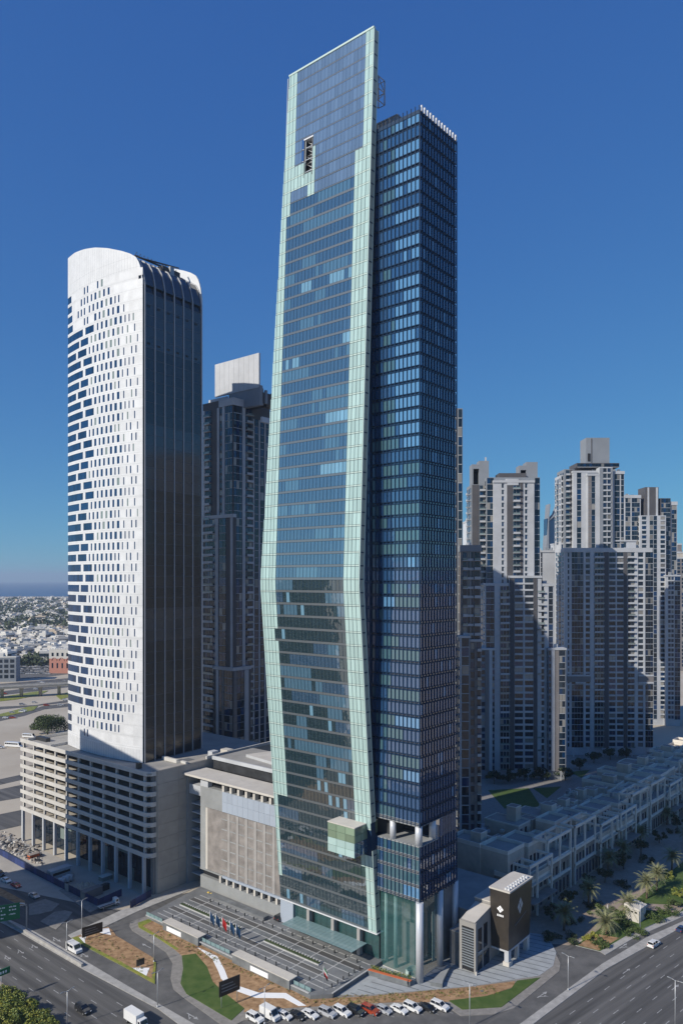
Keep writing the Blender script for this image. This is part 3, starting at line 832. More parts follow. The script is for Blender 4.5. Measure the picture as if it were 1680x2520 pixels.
for a, b in ((2.0, 9.4), (6.2, 4.8), (3, 13.4)):
    MB().tube([(a, b, .3), (a, b, 21.6)], .55, 'teal_column', 14).build('lobby_column', None, tower)
mb = MB()
for k in range(14):
    t0, t1 = math.pi * (k / 14), math.pi * ((k + 1) / 14)
    mb.hexa([(2.2 + r * 2.4 * math.cos(t), 3.6 + r * 2.0 * math.sin(t), z) for z in (.3, 1.6) for t, r in ((t0, 1), (t1, 1), (t1, .8), (t0, .8))], 'panel_green_line')
mb.build('reception_counter', None, tower)
# entrance hall under the slab
ent = []
for i in range(15):
    ent.append((1.0, 14.5 + i * 2.45 + .05, DZ, 1.12, 14.5 + (i + 1) * 2.45 - .05, 5.1, 'lobby_glass')); ent.append((1.0, 14.5 + i * 2.45 + .05, 5.2, 1.12, 14.5 + (i + 1) * 2.45 - .05, 8.9, 'lobby_glass'))
pieces(tower, 'entrance_pane', ent)
pieces(tower, 'entrance_hall', [(4.5, 15, DZ - .2, 12, 52, 9, 'concrete_dark'), (-.4, 14.2, 8.75, 5, 52.6, 9.0, 'white_panel'), (0.2, 47.4, DZ, 3, 52.9, 8.7, 'metal_blue')])
pieces(tower, 'entrance_pier', [(-.9, b - .55, DZ, .5, b + .55, 8.8, 'screen_pier') for b in (20.6, 30.4, 40.2)])

# ------------------------------------------------------------------ screened parking block of the tower
pk = thing('parking_block', 'grey parking block with tall mesh screen and blue metal band beside the tallest tower', 'parking building', (*C0, 0), ROT)
A = 2.0
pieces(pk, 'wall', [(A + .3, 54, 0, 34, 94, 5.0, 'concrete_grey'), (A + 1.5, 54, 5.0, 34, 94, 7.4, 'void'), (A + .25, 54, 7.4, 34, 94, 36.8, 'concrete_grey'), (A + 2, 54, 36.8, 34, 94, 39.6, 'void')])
pieces(pk, 'base_wall', [(A, 54, 0, A + .29, 94, 5.0, 'concrete_grey'), (A, 84, 5.0, A + 1.4, 94, 5.3, 'concrete_grey'), (A, 91.2, 7.4, A + .24, 94, 36.8, 'concrete_grey'), (A, 82.3, 29.8, A + .22, 91.2, 36.8, 'concrete_grey')])
pieces(pk, 'pier', [(A, 56 + 3.4 * i, 5.0, A + 1.4, 56.9 + 3.4 * i, 7.4, 'roof_light') for i in range(9)])
pieces(pk, 'ledge', [(A - .5, 54, 7.3, A + .3, 82, 8.0, 'metal_blue'), (A - .2, 82, 7.5, A + .3, 94, 8.0, 'concrete_grey')])
pieces(pk, 'screen', [(A + .05, 54.2, 8.1, A + .2, 91.1, 29.7, 'screen')])
pieces(pk, 'screen_pier', [(A - .08, 90.0, 8.1, A + .04, 91.1, 29.7, 'roof_light')] + [(A - .1, 57 + 4.3 * i, 8.1, A + .04, 58.2 + 4.3 * i, 29.7, 'screen_pier') for i in range(6)])
sp = []
for i in range(7):
    for j in range(6):
        b0 = 58.3 + 4.3 * (i - 1); z0 = 8.6 + j * 3.5
        if b0 > 54: sp.append((A - .04, b0 + .1, z0 + 1.0, A + .045, b0 + 3.0, z0 + 1.35, 'concrete_grey'))
pieces(pk, 'screen_rail', sp)
sp = []
for i in range(11):
    for j in range(2):
        sp.append((A - .25, 54 + i * 2.57 + .03, 29.9 + j * 3.45 + .03, A + .1, 54 + (i + 1) * 2.57 - .03, 29.9 + (j + 1) * 3.45 - .03, 'metal_blue'))
pieces(pk, 'metal_panel', sp)
pieces(pk, 'column', [(A, 55 + 3.8 * i, 36.8, A + 1.8, 56 + 3.8 * i, 39.6, 'roof_light') for i in range(8)] + [(A, 90, 36.8, A + 2, 94, 39.6, 'white_wall')])
pieces(pk, 'roof_plate', [(A - 1.2 + 0, 54 + i * 4.8, 39.6, 11, 54 + (i + 1) * 4.8 - .05, 40.3, 'roof_light') for i in range(10)])
pieces(pk, 'upper_wall', [(14, 56, 39.6, 34, 101, 43.2, 'dark_interior'), (13.6, 56, 43.2, 34.2, 101, 43.6, 'roof_grey'), (13.3, 56, 43.0, 13.9, 101, 44.3, 'white_wall')])
MB().prism([(18, 62), (33, 62), (33, 88), (22, 92)], 43.6, 44.6, 'white_wall', 'roof_light').build('roof_slab', None, pk)
sp = []
for k in range(9):
    z = 3.4 + k * 3.15
    sp.append((A + 2.2, 94, z, 20, 101.5, z + .35, 'white_wall')); 
pieces(pk, 'deck_edge', sp)
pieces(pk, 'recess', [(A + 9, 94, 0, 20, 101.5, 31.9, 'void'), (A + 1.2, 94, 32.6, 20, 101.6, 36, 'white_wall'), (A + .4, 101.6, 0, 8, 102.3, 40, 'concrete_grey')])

# ------------------------------------------------------------------ white tower on its car park podium
pod = thing('car_park_podium', 'long concrete car park podium with open parking decks beneath the white tower', 'car park', (*C0, 0), ROT)
A0, B0, B1, PT = -13.7, 102.5, 191.5, 43.0
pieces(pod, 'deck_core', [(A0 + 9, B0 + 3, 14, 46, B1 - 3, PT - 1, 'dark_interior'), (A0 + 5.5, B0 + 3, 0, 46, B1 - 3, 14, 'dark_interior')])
LV = 8; FH = (PT - 14.6) / LV
def band(z0, z1, a_in, m, rr=3.0):
    """parapet band along the street face with a rounded near corner"""
    out, inn = [], []
    pts = [(A0, B1), (A0, B0 + rr)]
    for k in range(1, 6):
        t = math.pi / 2 * k / 5
        pts.append((A0 + rr - rr * math.cos(t), B0 + rr - rr * math.sin(t)))
    back = [(x + a_in, max(y, B0 + .25)) for x, y in pts][::-1]
    return pts + back
for k in range(LV + 1):
    z1 = PT - k * FH; h = 1.55
    mb = MB()
    pl = band(0, 0, .3, None)
    n = len(pl) // 2
    for i in range(n - 1):
        p, q = pl[i], pl[i + 1]; pi_, qi = pl[len(pl) - 1 - i], pl[len(pl) - 2 - i]
        mb.hexa([(p[0], p[1], z1 - h), (pi_[0], pi_[1], z1 - h), (qi[0], qi[1], z1 - h), (q[0], q[1], z1 - h),
                 (p[0], p[1], z1), (pi_[0], pi_[1], z1), (qi[0], qi[1], z1), (q[0], q[1], z1)], 'concrete')
    mb.build('parapet', None, pod)
pieces(pod, 'floor_slab', [(A0 + .3, B0 + .6, PT - k * FH - 1.5, 20, B1 - .4, PT - k * FH - 1.2, 'concrete_tan') for k in range(1, LV + 1)])
COLS = [B0 + 3.4 + i * (B1 - B0 - 5) / 10 for i in range(11)]
pieces(pod, 'deck_column', [(A0 + .5, b - .38, 14.4, A0 + 1.3, b + .38, PT - .5, 'concrete') for b in COLS])
pieces(pod, 'ground_column', [(A0 - .05, b - .5, 0, A0 + 1.0, b + .5, 13.4, 'white_wall') for b in COLS])
sp = []
for i in range(10):
    for j in range(3):
        for q in range(2):
            w = (COLS[i + 1] - COLS[i]) / 2
            sp.append((A0 + 5.2, COLS[i] + q * w + .1, .3 + j * 4.3, A0 + 5.4, COLS[i] + (q + 1) * w - .1, .2 + (j + 1) * 4.3, 'glass_green_grey' if rnd.random() < .15 else 'glass_window'))
pieces(pod, 'shopfront_pane', sp)
# tan panelled end wall
sp = []
for i in range(3):
    for j in range(9):
        sp.append((A0 + 3.6 + i * 9.2, B0 - .12, .2 + j * 4.75, A0 + 3.6 + (i + 1) * 9.2 - .08, B0 + .1, .2 + (j + 1) * 4.75 - .07, 'concrete_tan'))
pieces(pod, 'wall_panel', sp)
pieces(pod, 'end_wall', [(A0 + 3.2, B0 + .1, 0, 46, B0 + 2.9, PT, 'concrete_tan'), (A0 + 2.2, B0 + .6, 0, A0 + 3.7, B0 + 2.0, PT - .3, 'concrete_dark')])
pieces(pod, 'roof', [(A0 + .3, B0 + .4, PT - 1.0, 46, B1 - .3, PT - .55, 'roof_grey')])
pieces(pod, 'roof_parapet', [(A0 + 16, B0 + .1, PT - .5, A0 + 17, B0 + 14, PT + .8, 'concrete'), (12, B0 - .1, PT, 46, B0 + .5, PT + 1.1, 'concrete'), (A0 + 18, B0 + .8, PT - .54, 10, B0 + 8, PT - .3, 'concrete_dark')])
pieces(pod, 'roof_unit', [(16, B0 + 1.5, PT - .5, 19, B0 + 4, PT + 1.8, 'white_wall'), (2, B0 + 3, PT - .5, 4, B0 + 5, PT + .8, 'steel'), (A0 + 2, B0 + 9, PT - .5, A0 + 3.6, B0 + 10.4, PT + 1.4, 'bark'),
                          (24, B0 + 2, PT - .5, 27, B0 + 6, PT + .9, 'roof_light'), (A0 + 4, 178, PT - .5, A0 + 6, 186, PT + 1, 'dark_steel')])
pieces(pod, 'ramp_wall', [(A0 + .4, 168, PT - .5, 14, 168.4, PT + .5, 'concrete'), (A0 + .5, 186, PT - .5, 10, 186.4, PT + .6, 'concrete')])

WZ = PT - .6
Nc = G(352, 1875, 43)
WAZ = R(34.6)
wt = thing('white_tower', 'white tower with curved facade of scattered slit windows and dark glass flank', 'tower', (*Nc, WZ), math.pi / 2 - WAZ)
# local frame: x into the depth of the tower, y along the flank's normal to the left; facade curve in (x, y)
wu = (math.sin(WAZ), math.cos(WAZ)); wv = (-math.cos(WAZ), math.sin(WAZ))
def toW(p):
    dx, dy = p[0] - Nc[0], p[1] - Nc[1]; return (dx * wu[0] + dy * wu[1], dx * wv[0] + dy * wv[1])
CURVE = [(0.0, 0.0)] + [toW(G(x, y, 43)) for x, y in ((306, 1868.5), (261, 1860), (226, 1850), (194, 1840), (168, 1829.5))]
# smooth: fit x as a quadratic in y
import_ys = [c[1] for c in CURVE]; YMAX = CURVE[-1][1]
num = sum(c[0] * c[1] ** 2 for c in CURVE) ; n4 = sum(c[1] ** 4 for c in CURVE); n3 = sum(c[1] ** 3 for c in CURVE); n2 = sum(c[1] ** 2 for c in CURVE); m1 = sum(c[0] * c[1] for c in CURVE)
det = n2 * n4 - n3 * n3
qa, qb = (m1 * n4 - num * n3) / det, (n2 * num - n3 * m1) / det
fx = lambda y: qa * y + qb * y * y
WD = 29.8
WTOP = [(0.0, 219.0), (.5, 222.5), (1.6, 226.2), (3.2, 228.6), (6, 230.4), (10, 232.2), (18, 235.2), (26, 237.6), (34, 239.3), (42, 240.5), (60, 241)]
wtop = lambda y: lerp_tab(WTOP, y) - WZ
def y_of_px(px):
    lo, hi = 0.0, YMAX + 4
    for _ in range(40):
        mid = (lo + hi) / 2
        X = Nc[0] + fx(mid) * wu[0] + mid * wv[0]; Yw = Nc[1] + fx(mid) * wu[1] + mid * wv[1]
        if CX + F * X / Yw > px: lo = mid
        else: hi = mid
    return lo
NS = 26
ys = [YMAX * i / NS for i in range(NS + 1)]
def offs(y, d):
    t = qa + 2 * qb * y; n = math.hypot(1, t); return (fx(y) - d / n, y + d * t / n)
# core behind the facade
mb = MB()
for i in range(NS):
    y0, y1 = ys[i], ys[i + 1]
    (xa, ya), (xb, yb) = offs(y0, -.3), offs(y1, -.3)
    xa1, xb1 = fx(y0) + WD, fx(y1) + WD
    mb.hexa([(xa, ya, 0), (xb, yb, 0), (xb1, yb, 0), (xa1, ya, 0), (xa, ya, wtop(y0) - 3), (xb, yb, wtop(y1) - 3), (xb1, yb, wtop(y1) - 3), (xa1, ya, wtop(y0) - 3)], 'glass_window')
mb.build('core', None, wt)
def wall_seg(mb, y0, y1, z0, z1, d0, d1, m, z1b=None):
    (p0, q0), (p1, q1) = offs(y0, d1), offs(y1, d1); (r0, s0), (r1, s1) = offs(y0, d0), offs(y1, d0)
    zz = z1 if z1b is None else z1b
    mb.hexa([(p0, q0, z0), (r0, s0, z0), (r1, s1, z0), (p1, q1, z0), (p0, q0, z1), (r0, s0, z1), (r1, s1, zz), (p1, q1, zz)], m)
K = .2168
PAT = [[(40, 187), (215, 312), (340, 360), (390, 405), (435, 455), (490, 508), (543, 560), (597, 620), (668, 678), (757, 768), (805, 817)],
       [(40, 210), (237, 333), (370, 383), (415, 433), (465, 485), (517, 538), (568, 592), (628, 648), (682, 693), (728, 738), (775, 787)],
       [(40, 168), (185, 270), (300, 313), (342, 360), (390, 408), (440, 457), (492, 510), (545, 563), (598, 620), (652, 662), (710, 722), (790, 800)],
       [(40, 133), (153, 250), (278, 290), (320, 335), (367, 383), (413, 433), (467, 485), (517, 537), (568, 580), (610, 622), (700, 708), (743, 755), (823, 832)]]
FLH = 4.02; NF = 44
zbase = 5.0
panes = []; piers = []
for k in range(NF + 2):
    z0 = zbase + k * FLH
    # continuous white band, panel joints between short panels
    mb = MB()
    for i in range(NS):
        if z0 + 1.25 < min(wtop(ys[i]), wtop(ys[i + 1])):
            wall_seg(mb, ys[i], ys[i + 1], z0, z0 + 1.25, 0, .15, 'white_panel')
    if mb.f: mb.build('floor_band', None, wt)
    jm = MB()
    for i in range(NS):
        if z0 + 1.25 < min(wtop(ys[i]), wtop(ys[i + 1])): wall_seg(jm, ys[i], ys[i + 1], z0 + .58, z0 + .67, .1, .156, 'joint')
    if jm.f: jm.build('panel_joint', None, wt)
    if k >= NF: continue
    row = PAT[(NF - k) % 4]
    wins = []
    for x0, x1 in row:
        px0, px1 = 160 + x0 * K, 160 + x1 * K
        ya, yb = y_of_px(px1), y_of_px(px0)
        if x1 - x0 < 60: ya, yb = ya - (yb - ya) * .12, yb + (yb - ya) * .12
        if x0 == 40: yb = YMAX
        zc = z0 + 2.6
        top_gap = wtop((ya + yb) / 2) - zc
        f = (x0 + x1) / 2
        if top_gap < 9 + 11 * max(0, (f - 150) / 650) ** 1.2: continue
        narrow = (top_gap < 30 or k < 3) and x1 - x0 > 60
        if narrow:                                                   # the wide bays break up into slits towards top and foot
            if x0 == 40: ya = max(ya, YMAX - (4.2 if k < 3 else 3.2 + .12 * max(0, top_gap - 12)))
            else:
                for q0 in (150, 185, 220, 255):
                    if q0 < x0 - 20 or q0 > x1: continue
                    wins.append((y_of_px(160 + (q0 + 15) * K), y_of_px(160 + q0 * K)))
                continue
        if k < 3 and f > 780 - (3 - k) * 80: continue
        if k == 0 and 250 < f: continue
        wins.append((ya, yb))
    wins.sort()
    # white piers between the windows
    y = 0.0
    for ya, yb in wins + [(YMAX, YMAX)]:
        if ya > y + .02:
            n = max(1, int((ya - y) / 2.2))
            for i in range(n):
                u0, u1 = y + (ya - y) * i / n, y + (ya - y) * (i + 1) / n
                w1 = MB(); wall_seg(w1, u0, u1, z0 + 1.25, z0 + FLH, 0, .14, 'white_panel'); piers.append((w1.v, 'white_panel'))
        y = max(y, yb)
    for ya, yb in wins:
        w = yb - ya; n = max(1, round(w / 1.7)) if w > 2.5 else 1
        for i in range(n):
            u0, u1 = ya + w * i / n, ya + w * (i + 1) / n
            r = rnd.random()
            m = 'glass_blue' if (w > 2.5 or r < .84) else 'glass_green_grey'
            p0, p1 = offs(u0 + .03, .05), offs(u1 - .03, .05); r0, r1 = offs(u0 + .03, .0), offs(u1 - .03, .0)
            panes.append(([(p0[0], p0[1], z0 + 1.27), (r0[0], r0[1], z0 + 1.27), (r1[0], r1[1], z0 + 1.27), (p1[0], p1[1], z0 + 1.27),
                           (p0[0], p0[1], z0 + FLH - .02), (r0[0], r0[1], z0 + FLH - .02), (r1[0], r1[1], z0 + FLH - .02), (p1[0], p1[1], z0 + FLH - .02)], m))
hexas(wt, 'window_pane', panes)
hexas(wt, 'wall_panel', piers)
# blank crown of the facade up to its arched outline, base band
mb = MB(); zt0 = zbase + NF * FLH
for i in range(NS * 3):
    y0, y1 = YMAX * i / (NS * 3), YMAX * (i + 1) / (NS * 3)
    lo = min(zt0, wtop(y0) - 1.0, wtop(y1) - 1.0)
    wall_seg(mb, y0, y1, lo - .01, wtop(y0), -.3, .152, 'white_panel', wtop(y1))
mb.build('crown_wall', None, wt)
mb = MB()
for i in range(NS):
    wall_seg(mb, ys[i], ys[i + 1], 0.2, zbase, -.1, .152, 'white_panel')
mb.build('base_wall', None, wt)
mb = MB()                                             # fine panel joints
jb = []
for i in range(1, 34):
    y = YMAX * i / 34
    p0, p1 = offs(y - .025, .162), offs(y + .025, .162); q0, q1 = offs(y - .025, .14), offs(y + .025, .14)
    for zz0, zz1 in ((zt0, wtop(y) - .6), (0.3, zbase - .1)):
        if zz1 > zz0: jb.append(([(p0[0], p0[1], zz0), (q0[0], q0[1], zz0), (q1[0], q1[1], zz0), (p1[0], p1[1], zz0), (p0[0], p0[1], zz1), (q0[0], q0[1], zz1), (q1[0], q1[1], zz1), (p1[0], p1[1], zz1)], 'grey_wall'))
hexas(wt, 'panel_joint', jb)
# rear white fin follows the same outline
mb = MB()
for i in range(NS * 3):
    y0, y1 = YMAX * i / (NS * 3), YMAX * (i + 1) / (NS * 3)
    if y1 > 26: break
    x0 = WD
    zz = (wtop(y0) + 2.2, wtop(y1) + 2.2)
    mb.hexa([(x0, y0, 0), (x0 + .5, y0, 0), (x0 + .5, y1, 0), (x0, y1, 0), (x0, y0, zz[0] + 1), (x0 + .5, y0, zz[0] + 1), (x0 + .5, y1, zz[1] + 1), (x0, y1, zz[1] + 1)], 'white_panel')
mb.build('rear_fin', None, wt)
# dark glass flank with white ribs that bend over the shoulder
sp = []
bays = 6
for i in range(bays):
    x0, x1 = .9 + i * (WD - 1.2) / bays, .9 + (i + 1) * (WD - 1.2) / bays
    for k in range(44):
        z0, z1 = .3 + k * 4.02, .3 + (k + 1) * 4.02
        if z1 > 176.2: break
        g = 'glass_black_b' if (k > 37 or 25 <= k < 31 or 11 <= k < 14) else 'glass_black'  # paler floor bands paint zones of reflection into the dark glass
        sp.append((x0 + .25, -.12, z0 + .05, x1 - .25, .05, z1 - .05, g, (rnd.uniform(-.003, .003), 0, rnd.uniform(-.003, .003))))
pieces(wt, 'flank_pane', sp)
pieces(wt, 'floor_line', [(.9, -.16, .25 + k * 4.02, WD - .3, .02, .38 + k * 4.02, 'flank_line') for k in range(44)])
# unseen back of the tower, added and shaped to shade the tower behind
rw = [toW(p) for p in ((-111.0, 307.6), (-116.5, 331.0), (-101.0, 344.0), (-86.0, 334.0), (-97.0, 312.0))]
MB().prism(rw, 0, 229 - WZ, 'white_panel').build('rear_shade_wing', None, wt)
prof = [(-.05, 0), (-.05, 176.4)] + [(y - .05 if y < .1 else y, wtop(y) - .9) for y in (.5, 1.0, 1.6, 2.4, 3.2, 4.5, 6, 8, 10, 14)]
for i in range(bays + 1):
    x = .75 + i * (WD - 1.0) / bays
    mb = MB()
    for (y0, z0), (y1, z1) in zip(prof, prof[1:]):
        d = Vector((z1 - z0, -(y1 - y0))).normalized() * .38
        mb.hexa([(x - .16, y0 - d.x, z0 - d.y), (x + .16, y0 - d.x, z0 - d.y), (x + .16, y0 + .1, z0), (x - .16, y0 + .1, z0), (x - .16, y1 - d.x, z1 - d.y), (x + .16, y1 - d.x, z1 - d.y), (x + .16, y1 + .1, z1), (x - .16, y1 + .1, z1)], 'rib_white')
    mb.build('rib', None, wt)
for i in range(bays):                                  # curved glass shoulder
    x0, x1 = .95 + i * (WD - 1.0) / bays, .55 + (i + 1) * (WD - 1.0) / bays
    mb = MB()
    for (y0, z0), (y1, z1) in zip(prof[1:9], prof[2:10]):
        mb.hexa([(x0, y0, z0 - .3), (x1, y0, z0 - .3), (x1, y1, z1 - .3), (x0, y1, z1 - .3), (x0, y0, z0), (x1, y0, z0), (x1, y1, z1), (x0, y1, z1)], 'glass_black_b')
    mb.build('shoulder_glass', None, wt)
pieces(wt, 'louvre', [(1.9 + i * (WD - 1.0) / bays, -.2, 168 - i * .0, 3.3 + i * (WD - 1.0) / bays, .0, 168.7, 'black') for i in range(6)] +
       [(1.9 + i * (WD - 1.0) / bays, -.2, 154.2, 3.3 + i * (WD - 1.0) / bays, .0, 154.9, 'black') for i in range(6)])
mb = MB()                                             # facade cleaning crane lying on the roof
mb.tube([(2, 5, wtop(3) + 1.5), (26, 9, wtop(3) + 6.5)], .3, 'dark_steel')
mb.tube([(3, 8, wtop(8) + .3), (24, 8, wtop(8) + .8)], .35, 'dark_steel')
for k in range(12): mb.tube([(3 + 1.8 * k, 8, wtop(8) + .3), (3.9 + 1.8 * k, 8, wtop(8) + 1.8), (4.8 + 1.8 * k, 8, wtop(8) + .4)], .13, 'dark_steel')
mb.box(14, 5, wtop(5) - 2, 23, 9, wtop(6) + .6, 'dark_steel'); mb.box(17, 4, wtop(4) - 1, 19, 5, wtop(6) + 1, 'steel')
mb.build('roof_crane', None, wt)

# ------------------------------------------------------------------ residential towers
class Face:
    """a facade plane of a building: s runs along it, d outwards"""
    def __init__(self, t, ox, oy, along, sign=1):
        self.t, self.ox, self.oy, self.al, self.sg = t, ox, oy, along, sign
        c, s = math.cos(t.rotation_euler[2]), math.sin(t.rotation_euler[2])
        self.O = (t.location[0] + c * ox - s * oy, t.location[1] + s * ox + c * oy)
        self.D = ((c, s) if along == 'x' else (-s, c))
    def s(self, px):
        k = (px - CX) / F
        return (k * self.O[1] - self.O[0]) / (self.D[0] - k * self.D[1])
    def z(self, py, s=0.0):
        return H + (HY - py) / F * (self.O[1] + s * self.D[1])
    def box(self, s0, s1, z0, z1, d0, d1, m):
        s0, s1 = min(s0, s1), max(s0, s1)
        if self.al == 'x':
            y0, y1 = self.oy - self.sg * d0, self.oy - self.sg * d1
            return (self.ox + s0, min(y0, y1), z0, self.ox + s1, max(y0, y1), z1, m)
        x0, x1 = self.ox - self.sg * d0, self.ox - self.sg * d1
        return (min(x0, x1), self.oy + s0, z0, max(x0, x1), self.oy + s1, z1, m)
GW = ['glass_window'] * 4 + ['glass_window_b'] * 2 + ['glass_blue'] * 2 + ['glass_curtain']
def facade(bag, fc, z0, z1, cols, fh=3.55, px=True):
    n = max(1, round((z1 - z0) / fh)); fh = (z1 - z0) / n
    for pa, pb, ty in cols:
        s0, s1 = (fc.s(pa), fc.s(pb)) if px else (pa, pb)
        s0, s1 = min(s0, s1), max(s0, s1)
        w = s1 - s0
        if ty in 'WBTG':
            bag['pilaster'].append(fc.box(s0, s1, z0, z1, 0, .35 if ty == 'W' else .22, {'W': 'white_wall', 'B': 'brown_wall', 'T': 'tan_wall', 'G': 'grey_wall'}[ty]))
            continue
        for k in range(n):
            a = z0 + k * fh
            if ty in 'gt':
                c = max(1, round(w / 1.9))
                for i in range(c):
                    m = rnd.choice(GW) if ty == 'g' or i % 3 else 'tan_wall'
                    bag['window_pane'].append(fc.box(s0 + w * i / c + .07, s0 + w * (i + 1) / c - .07, a + .32, a + fh - .06, .0, .12, m))
                bag['floor_edge'].append(fc.box(s0, s1, a, a + .22, 0, .22, 'white_wall' if ty == 'g' else 'grey_wall'))
            elif ty == 's':
                bag['window_pane'].append(fc.box(s0, s1, a + .75, a + fh - .5, 0, .08, rnd.choice(GW)))
                bag['sill'].append(fc.box(s0 - .1, s1 + .1, a + fh - .5, a + fh - .38, 0, .4, 'grey_wall'))
            elif ty == 'b':
                c = max(1, round(w / 2.0))
                for i in range(c):
                    bag['window_pane'].append(fc.box(s0 + w * i / c + .12, s0 + w * (i + 1) / c - .12, a + .3, a + fh - .35, 0, .1, rnd.choice(GW)))
                bag['balcony_slab'].append(fc.box(s0 - .1, s1 + .1, a - .02, a + .2, .0, 1.5, 'white_wall'))
                bag['balcony_rail'].append(fc.box(s0 - .1, s1 + .1, a + .2, a + 1.05, 1.4, 1.48, 'white_wall' if rnd.random() < .55 else 'glass_green_grey'))
            elif ty == 'm':
                for h0, h1 in ((s0 + .05, s0 + w * .44), (s0 + w * .56, s1 - .05)):
                    bag['window_pane'].append(fc.box(h0, h1, a + 1.0, a + fh - .25, 0, .1, rnd.choice(GW)))
                    bag['mullion'].append(fc.box((h0 + h1) / 2 - .06, (h0 + h1) / 2 + .06, a + 1.0, a + fh - .25, .1, .16, 'brown_wall'))
                bag['spandrel'].append(fc.box(s0, s1, a - .02, a + .85, 0, .5, 'white_wall'))
        if ty == 'm':
            bag['pilaster'].append(fc.box(s0 + w * .46, s0 + w * .54, z0, z1, 0, .3, 'white_wall'))
def emit_bag(t, bag):
    for k, v in bag.items():
        if v: pieces(t, k, v)
def newbag():
    return {k: [] for k in ('window_pane', 'floor_edge', 'sill', 'balcony_slab', 'balcony_rail', 'mullion', 'spandrel', 'pilaster', 'wall', 'cornice', 'crown', 'roof_unit')}
class Tower:
    def __init__(self, label, pxc, y0, rz=0.0, name='residential_tower'):
        self.t = thing(name, label, 'tower', ((pxc - CX) / F * y0, y0), rz)
        self.bag = newbag()
    def block(self, p0, p1, top, cols, dy=0.0, dep=18, wall='white_wall', bot=None, fh=3.55, cap=None, key='wall', capm='white_wall', sides=True):
        """front block between two pixels, up to a pixel row"""
        fc = Face(self.t, 0, dy, 'x')
        s0, s1 = fc.s(p0), fc.s(p1)
        z1 = fc.z(top); z0 = 0.0 if bot is None else fc.z(bot)
        self.bag[key].append((s0, dy, z0, s1, dy + dep, z1, wall))
        if cap and dep > 8:
            for _ in range(4):
                x = rnd.uniform(s0 + 1, s1 - 3); y = dy + rnd.uniform(1.5, dep - 4); w = rnd.uniform(1, 2.4)
                self.bag['roof_unit'].append((x, y, z1 + .2, x + w, y + rnd.uniform(1, 2.5), z1 + rnd.uniform(1, 2.6), rnd.choice(['steel', 'grey_wall', 'white_wall'])))
        if cap: self.bag['cornice'].append((s0 - .25, dy - .45, z1 - cap, s1 + .25, dy + dep + .2, z1 + .25, capm))
        facade(self.bag, fc, z0 + (0 if bot is not None else 4.5), z1 - (cap or .3), cols, fh)
        if sides and dep > 8 and z1 - z0 > 30:                        # windows on the flank the camera also sees
            left = s0 + self.t.location[0] > 0
            sf = Face(self.t, s0 if left else s1, dy, 'y', 1 if left else -1)
            q = dep / 4
            facade(self.bag, sf, z0 + 4.5, z1 - 1.5, [(q * .4, q * .9, 's'), (q * 1.5, q * 2.5, 'b'), (q * 3.1, q * 3.6, 's')], fh, px=False)
        return fc
    def done(self):
        emit_bag(self.t, self.bag); return self.t
def zx5(v): return 1120 + v * .1913
def zx6(v): return 1120 + v * .2126
def zy5(v): return 1050 + 10 + v * .1913
def zb5(v): return 1380 + v * .1913
def zb7(v): return 1380 + v * .2126
def C(f, *c): return [(f(a), f(b), t) for a, b, t in c]

# near tower hugging the glass skyscraper
D = Tower('narrow dark residential tower directly behind the tallest glass tower', 1155, 281)
D.block(1118, 1137.5, 1005, [(1127, 1136, 'g')], dy=8, dep=30, wall='grey_wall')
D.block(1134, 1182, 1343, [(1138, 1148, 'b'), (1150, 1164, 'm'), (1166, 1180, 'b')], dy=3, dep=72, wall='tan_wall', cap=2.2, capm='grey_wall')  # unseen depth stretched back so its shadow covers the court and far houses
D.block(1131, 1156, 1566, [(1135.5, 1153, 'g'), (1131, 1134.5, 'W')], dy=0, dep=12, wall='grey_wall', cap=.6)
D.block(1156, 1184, 1575, [(1158, 1166, 's'), (1167, 1172, 'T'), (1173, 1182, 'b')], dy=1.0, dep=14, wall='tan_wall', cap=.6)
D.block(1178, 1203, 2045, [(1184, 1198, 's')], dy=-2, dep=8, wall='grey_wall', fh=3.2, cap=.5, sides=False)
D.done()

A_ = Tower('white and brown residential tower with two hollow crown frames, left of the pair', 1270, 415)
A_.block(zx5(400), zx5(1085), zy5(600), C(zx5, (405, 488, 'g'), (1020, 1080, 'g')), dy=4, dep=20, wall='grey_wall', bot=1440)
A_.block(zx5(490), zx5(1012), zy5(645), C(zx5, (594, 616, 's'), (662, 735, 'B'), (740, 826, 'b'), (828, 866, 'B'), (893, 918, 's')), dy=2, dep=18, bot=1440, cap=1.0)
A_.block(zx5(665), zx5(810), zy5(618), [], dy=1.6, dep=10, bot=zy5(700), sides=False)
A_.block(zx5(205), zx5(400), zy5(690), C(zx5, (215, 300, 'B'), (310, 395, 'b')), dy=8, dep=16, wall='grey_wall', bot=1440)
A_.block(zx5(690), zx5(1105), zy5(1870), C(zx6, (625, 680, 'B'), (684, 898, 'm'), (900, 945, 'B')), dy=0, dep=18, cap=1.0)
A_.block(zx5(380), zx5(690), zy5(1965), C(zx6, (352, 448, 'g'), (450, 513, 'W'), (516, 622, 'b')), dy=.8, dep=18, cap=1.2)
A_.block(zx5(1105), zx5(1262), zy5(1972), C(zx6, (947, 1024, 'b'), (1026, 1074, 'W'), (1080, 1125, 'g')), dy=.8, dep=18, cap=1.2)
A_.block(zx6(290), zx6(450), 1596, C(zx6, (300, 340, 's'), (342, 384, 'T'), (388, 425, 'W'), (428, 450, 's')), dy=-2, dep=14, wall='grey_wall', cap=.8)
A_.block(zx6(1075), zx6(1278), 1596, C(zx6, (1080, 1104, 's'), (1108, 1145, 'W'), (1150, 1196, 'T'), (1200, 1268, 'g')), dy=-2, dep=14, wall='grey_wall', cap=.8)
